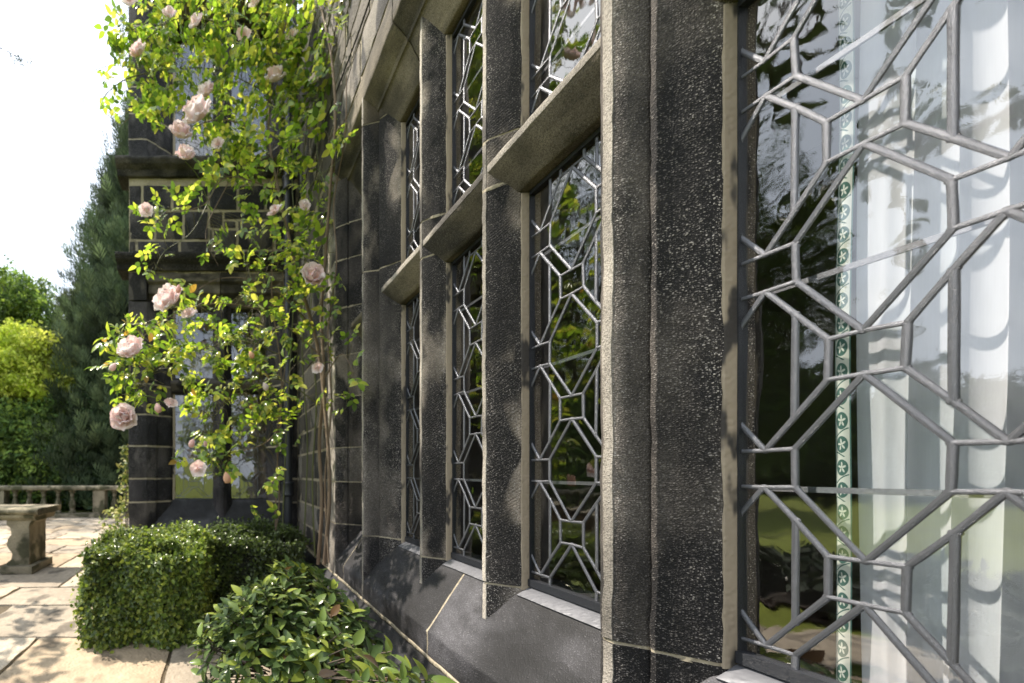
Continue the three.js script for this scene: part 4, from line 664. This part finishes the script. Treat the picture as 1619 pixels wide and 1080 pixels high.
// ---------------------------------------------------------------- the climbing rose
{
  const r = rngOf(71), t = thing('climbing_rose', 'climbing rose with pale pink flowers trained up the wall beside the window', 'climbing plant', V(0.75, 0, -3));
  const canes = [
    [[503, 892, 2.95], [509, 800, 2.9], [505, 700, 2.86], [512, 600, 2.8], [508, 500, 2.76], [515, 400, 2.7], [522, 300, 2.62], [530, 200, 2.55], [525, 100, 2.5], [500, -20, 2.4]],
    [[513, 892, 2.97], [521, 780, 2.9], [515, 660, 2.84], [500, 540, 2.8], [470, 430, 2.7], [440, 300, 2.6], [425, 200, 2.5], [440, 80, 2.4], [470, -20, 2.3]],
    [[435, 885, 3.3], [437, 760, 3.3], [445, 600, 3.25], [430, 470, 3.2], [432, 380, 3.1], [440, 260, 3.0], [455, 150, 2.9], [480, 30, 2.7], [490, -30, 2.6]],
    [[445, 885, 3.25], [452, 700, 3.25], [462, 520, 3.2], [468, 400, 3.1], [462, 280, 3.0], [470, 160, 2.9], [500, 20, 2.7]],
    [[428, 880, 3.2], [441, 800, 3.2], [438, 690, 3.15], [452, 560, 3.1], [447, 430, 3.05]],
    [[498, 880, 2.95], [494, 760, 2.95], [500, 620, 2.9], [490, 520, 2.9], [497, 420, 2.85], [505, 300, 2.75], [500, 180, 2.7], [515, 60, 2.6], [530, -20, 2.5]],
    [[520, 890, 2.9], [514, 760, 2.86], [524, 640, 2.78], [519, 520, 2.72], [532, 420, 2.6], [528, 320, 2.6], [545, 220, 2.45], [548, 120, 2.4]],
    [[480, 870, 3.2], [486, 700, 3.15], [478, 560, 3.1], [484, 420, 3.0], [476, 300, 2.95], [488, 160, 2.85], [480, 60, 2.8]],
    [[505, 560, 2.8], [430, 500, 2.6], [350, 480, 2.4], [270, 500, 2.25], [215, 545, 2.15], [185, 600, 2.1]],
    [[505, 640, 2.82], [440, 600, 2.65], [380, 620, 2.5], [330, 670, 2.35], [300, 725, 2.3]],
    [[500, 520, 2.78], [420, 450, 2.5], [350, 440, 2.4], [300, 465, 2.3], [255, 485, 2.2]],
    [[440, 560, 3.0], [380, 540, 2.6], [300, 560, 2.4], [230, 600, 2.2], [195, 655, 2.1]],
    [[460, 650, 3.0], [420, 700, 2.7], [370, 720, 2.5], [340, 757, 2.4]],
    [[440, 80, 2.4], [360, 40, 2.3], [280, 30, 2.2], [215, 65, 2.15], [190, 30, 2.1]],
    [[430, 220, 2.52], [360, 190, 2.4], [310, 200, 2.3], [285, 250, 2.25]],
    [[430, 150, 2.45], [340, 110, 2.35], [250, 110, 2.25], [170, 105, 2.2], [130, 120, 2.2]],
    [[440, 300, 2.6], [360, 280, 2.45], [320, 325, 2.4], [275, 335, 2.35], [228, 338, 2.3]],
    [[345, 285, 2.45], [300, 370, 2.4], [258, 400, 2.35], [240, 440, 2.33]],
    [[360, 290, 2.45], [325, 375, 2.42], [345, 420, 2.4]],
    [[450, 100, 2.5], [400, 10, 2.4], [330, -25, 2.3]], [[520, 220, 2.58], [545, 190, 2.5], [565, 150, 2.45]],
    [[515, 330, 2.65], [490, 300, 2.5], [540, 250, 2.45]], [[512, 600, 2.8], [540, 560, 2.6], [560, 590, 2.55]], [[250, 110, 2.25], [190, 130, 2.2], [160, 165, 2.2], [190, 200, 2.2]],
  ];
  const deep = (px, py, D) => Math.min(D + 0.3 + 0.75 * sstep(400, 90, py), px > 350 ? 0.87 * 560 / (px - 350) : 9), rose = (px, py, D) => at(px, py, deep(px, py, D));   // the head of the plant leans back to the wing
  const cane = std({ map: barkTex, color: rgb(1.25, 1.15, 1.05), bumpMap: softBump, bumpScale: 0.006, roughness: 0.9 });
  const curves = canes.map((c) => new THREE.CatmullRomCurve3(c.map((p) => rose(...p)))), near = [];
  curves.forEach((c, i) => { const big = i < 2 ? 0.017 : i < 8 ? 0.008 : 0.0055; part('stem', taperTube(c.points, big, big * (i < 8 ? 0.45 : 0.3), 7, c.points.length * 8, 0.12), i < 2 ? cane : [cane, std({ color: rgb(0.09, 0.1, 0.03), roughness: 0.6 })][i % 2], t); for (let k = 0; k <= 40; k++) near.push(c.getPointAt(k / 40)); });
  // leafy shoots: each a rachis of five or seven leaflets
  const fills = [[330, 60, 150, 85, 2.25, 330], [480, 60, 60, 85, 2.45, 80], [410, 170, 110, 70, 2.42, 170], [245, 130, 50, 75, 2.2, 60], [400, 265, 90, 45, 2.5, 62], [520, 195, 40, 45, 2.42, 20], [275, 340, 50, 30, 2.35, 16], [253, 415, 22, 35, 2.33, 8], [350, 300, 55, 30, 2.42, 12], [333, 385, 18, 35, 2.4, 6],
    [240, 560, 75, 60, 2.15, 80], [340, 520, 95, 70, 2.35, 78], [375, 620, 80, 75, 2.45, 74], [335, 715, 50, 45, 2.35, 40], [205, 605, 40, 55, 2.1, 22], [480, 350, 45, 80, 2.7, 40], [490, 490, 50, 80, 2.7, 26], [400, 380, 60, 40, 2.5, 20], [420, 560, 60, 70, 2.6, 30], [540, 590, 32, 70, 2.6, 12], [450, 450, 60, 50, 2.6, 34], [440, 640, 60, 60, 2.65, 22], [163, 140, 40, 38, 2.2, 7], [425, 770, 40, 60, 2.7, 8], [430, 360, 60, 50, 2.6, 14]];
  const list = [], twigs = [];
  for (const [px, py, rx, ry, D, n] of fills) for (let i = 0; i < n; i++) {
    const a = r() * 6.283, q = Math.sqrt(r()), qx = px + Math.cos(a) * q * rx, qy = py + Math.sin(a) * q * ry, p = rose(qx, qy, D + (r() - 0.5) * 0.34), far = p.z < -2.9 ? 1.35 : 1.15;
    let best = null, bd = 9; for (const c of near) { const d = c.distanceToSquared(p); if (d < bd) { bd = d; best = c; } }
    if (bd < 0.12) { const m = best.clone().lerp(p, 0.5).add(V((r() - 0.5) * 0.04, 0.03, (r() - 0.5) * 0.04)); twigs.push(taperTube([best, m, p], 0.0022, 0.0012, 4, 5)); }
    const ax = p.clone().sub(best).normalize().multiplyScalar(0.8).add(rdir(r)).add(V(-0.15, -0.1, 0.1)).normalize(), face = UP.clone().add(rdir(r).multiplyScalar(0.9)).add(V(-0.2, 0, 0.3)), B = aim(p, ax, face, 1), x = V().setFromMatrixColumn(B, 0), z = V().setFromMatrixColumn(B, 2), s = (0.75 + r() * 0.55) * far, L = 0.075 * s;
    twigs.push(taperTube([p, p.clone().addScaledVector(ax, L * 0.5).addScaledVector(z, -0.004), p.clone().addScaledVector(ax, L)], 0.0013, 0.0008, 4, 3));
    list.push(aim(p.clone().addScaledVector(ax, L), ax.clone().addScaledVector(rdir(r), 0.2), z, s));
    for (const k of r() < 0.4 ? [0.15, 0.5, 0.85] : [0.3, 0.8]) for (const w of [-1, 1]) list.push(aim(p.clone().addScaledVector(ax, L * k), ax.clone().multiplyScalar(0.55).addScaledVector(x, w).addScaledVector(rdir(r), 0.25), z.clone().addScaledVector(x, w * -0.25).addScaledVector(rdir(r), 0.3), s * (0.7 + 0.25 * k)));
  }
  const tw = part('twigs', merged(twigs), std({ color: rgb(0.1, 0.085, 0.03), roughness: 0.7 }), t); tw.userData.kind = 'stuff';
  const pal = [[0.4, 0.54, 0.04], [0.27, 0.42, 0.03], [0.54, 0.64, 0.06], [0.09, 0.16, 0.02], [0.64, 0.64, 0.09], [0.15, 0.26, 0.025]];
  leaves(t, leafGeo(0.05, 0.031, 0.22, 0.3, 5, 0.85), list, [...pal, ...pal, [0.42, 0.26, 0.04]].map((c) => leafM(c, 0.62, 1, 0.2)), pal, 300);
  // flowers: rings of cupped petals
  function petal(len, wid, cup, seed) {
    const pos = [], uv = [], idx = [], nu = 6, nv = 6, q = rngOf(seed), ph = q() * 6;
    for (let j = 0; j <= nv; j++) for (let i = 0; i <= nu; i++) { const v = j / nv, u = i / nu * 2 - 1, w = wid / 2 * Math.pow(Math.sin(Math.PI * (0.1 + 0.78 * v)), 0.7), ang = 1.4 * cup * v, x = u * w, rr = len / Math.max(0.3, 1.4 * cup); pos.push(x, Math.sin(ang) * rr * (1 - 0.12 * u * u * v), (1 - Math.cos(ang)) * rr + 0.45 * cup * w * u * u + 0.006 * v * Math.sin(u * 5 + ph) - (v > 0.85 ? 0.006 : 0)); uv.push(u, v); }
    for (let j = 0; j < nv; j++) for (let i = 0; i < nu; i++) { const a = j * (nu + 1) + i; idx.push(a, a + 1, a + nu + 1, a + 1, a + nu + 2, a + nu + 1); }
    const g = new THREE.BufferGeometry(); g.setAttribute('position', new THREE.Float32BufferAttribute(pos, 3)); g.setAttribute('uv', new THREE.Float32BufferAttribute(uv, 2)); g.setIndex(idx); g.computeVertexNormals(); return g;
  }
  const outer = petal(0.062, 0.066, 0.55, 1), outer2 = petal(0.06, 0.07, 0.42, 2), mid = petal(0.05, 0.052, 0.95, 3), inner = petal(0.036, 0.036, 1.35, 4);
  const pm = [[0.9, 0.77, 0.74], [0.92, 0.83, 0.8], [0.88, 0.68, 0.64]].map((c) => phys({ color: rgb(...c), roughness: 1, transmission: 0.35, thickness: 0 }));
  const inside = phys({ color: rgb(0.85, 0.55, 0.49), roughness: 1, transmission: 0.3, thickness: 0 }), apricot = phys({ color: rgb(0.75, 0.45, 0.28), roughness: 1, transmission: 0.3, thickness: 0 }), sepal = leafM([0.14, 0.2, 0.03], 0.3);
  const off = (m) => new THREE.Matrix4().makeTranslation(-t.position.x, -t.position.y, -t.position.z).multiply(m);
  const roses = [[312, 40, 2.1, 26], [222, 88, 2.08, 30], [435, 130, 2.35, 34], [328, 152, 2.2, 30], [316, 190, 2.12, 50], [284, 218, 2.15, 36], [293, 252, 2.15, 32], [500, 128, 2.4, 22], [231, 336, 2.25, 24], [490, 442, 2.55, 42], [436, 338, 2.5, 26], [480, 328, 2.6, 20], [272, 482, 2.12, 52], [212, 560, 2.02, 48], [198, 662, 2.02, 44], [503, 584, 2.6, 20], [315, 742, 2.28, 28], [405, 8, 2.3, 22], [205, 5, 2.1, 26], [268, 28, 2.1, 24], [385, 60, 2.3, 24], [345, 232, 2.3, 22], [300, 500, 2.15, 26], [462, 60, 2.4, 20], [590 - 320, 640, 2.1, 22]];
  roses.forEach(([px, py, D, size], i) => {
    D = deep(px, py, D) - 0.15; const p = at(px, py, D), s = size / 560 * D / 0.108, big = size > 28, ax = V(-0.25 + (r() - 0.5) * 0.9, 0.35 + (r() - 0.5) * 0.8, 0.75 + (r() - 0.5) * 0.5).normalize(), f = new THREE.Group(); f.name = 'rose_flower';
    off(aim(p, ax, V(r() - 0.5, 0.3, r() - 0.5), s)).decompose(f.position, f.quaternion, f.scale);
    const ring = (g, n, tilt, h, m, a0) => { for (let k = 0; k < n; k++) { const o = prep(new THREE.Mesh(g, Array.isArray(m) ? m[Math.floor(r() * m.length)] : m)), a = a0 + k / n * 6.283 + (r() - 0.5) * 0.3, tl = tilt + (r() - 0.5) * 0.25; o.name = 'petal'; o.position.set(Math.sin(a) * 0.004, h, Math.cos(a) * 0.004); o.quaternion.setFromAxisAngle(UP, a).multiply(new THREE.Quaternion().setFromAxisAngle(V(1, 0, 0), tl)).multiply(new THREE.Quaternion().setFromAxisAngle(UP, Math.PI)); f.add(o); } };
    ring(i % 2 ? outer : outer2, big ? 6 : 5, 1.35, 0, pm, r() * 6); if (big) ring(outer, 5, 0.95, 0.004, pm, r() * 6); ring(mid, big ? 4 : 3, 0.6, 0.008, pm, r() * 6); ring(inner, big ? 3 : 2, 0.25, 0.01, inside, r() * 6);
    t.add(f);
    let best = null, bd = 9; for (const c of near) { const d = c.distanceToSquared(p); if (d < bd) { bd = d; best = c; } }
    part('flower_stalk', taperTube([best, best.clone().lerp(p, 0.5).add(V(0, 0.03, 0.02)), p.clone().addScaledVector(ax, -0.012)], 0.003, 0.0022, 5, 8), sepal, t);
  });
  for (const [px, py, D, size, m] of [[178, 581, 2.06, 15, pm[2]], [250, 646, 2.1, 17, inside], [303, 702, 2.25, 15, inside], [359, 757, 2.35, 19, apricot], [282, 458, 2.15, 13, inside], [420, 612, 2.5, 14, pm[0]], [398, 562, 2.5, 13, apricot], [325, 702, 2.28, 10, inside]]) {
    const p = at(px, py, D), s = size / 560 * D, g = new THREE.LatheGeometry([[0.0001, -0.4], [0.22, -0.34], [0.34, -0.1], [0.3, 0.2], [0.16, 0.45], [0.03, 0.6]].map(([a, b]) => new THREE.Vector2(a * s, b * s)), 10);
    g.applyMatrix4(aim(p, V(r() - 0.5, 0.7, r() - 0.3), V(0, 0, 1), 1)); part('rose_bud', g, m, t);
  }
}
renderer.render(scene, camera);
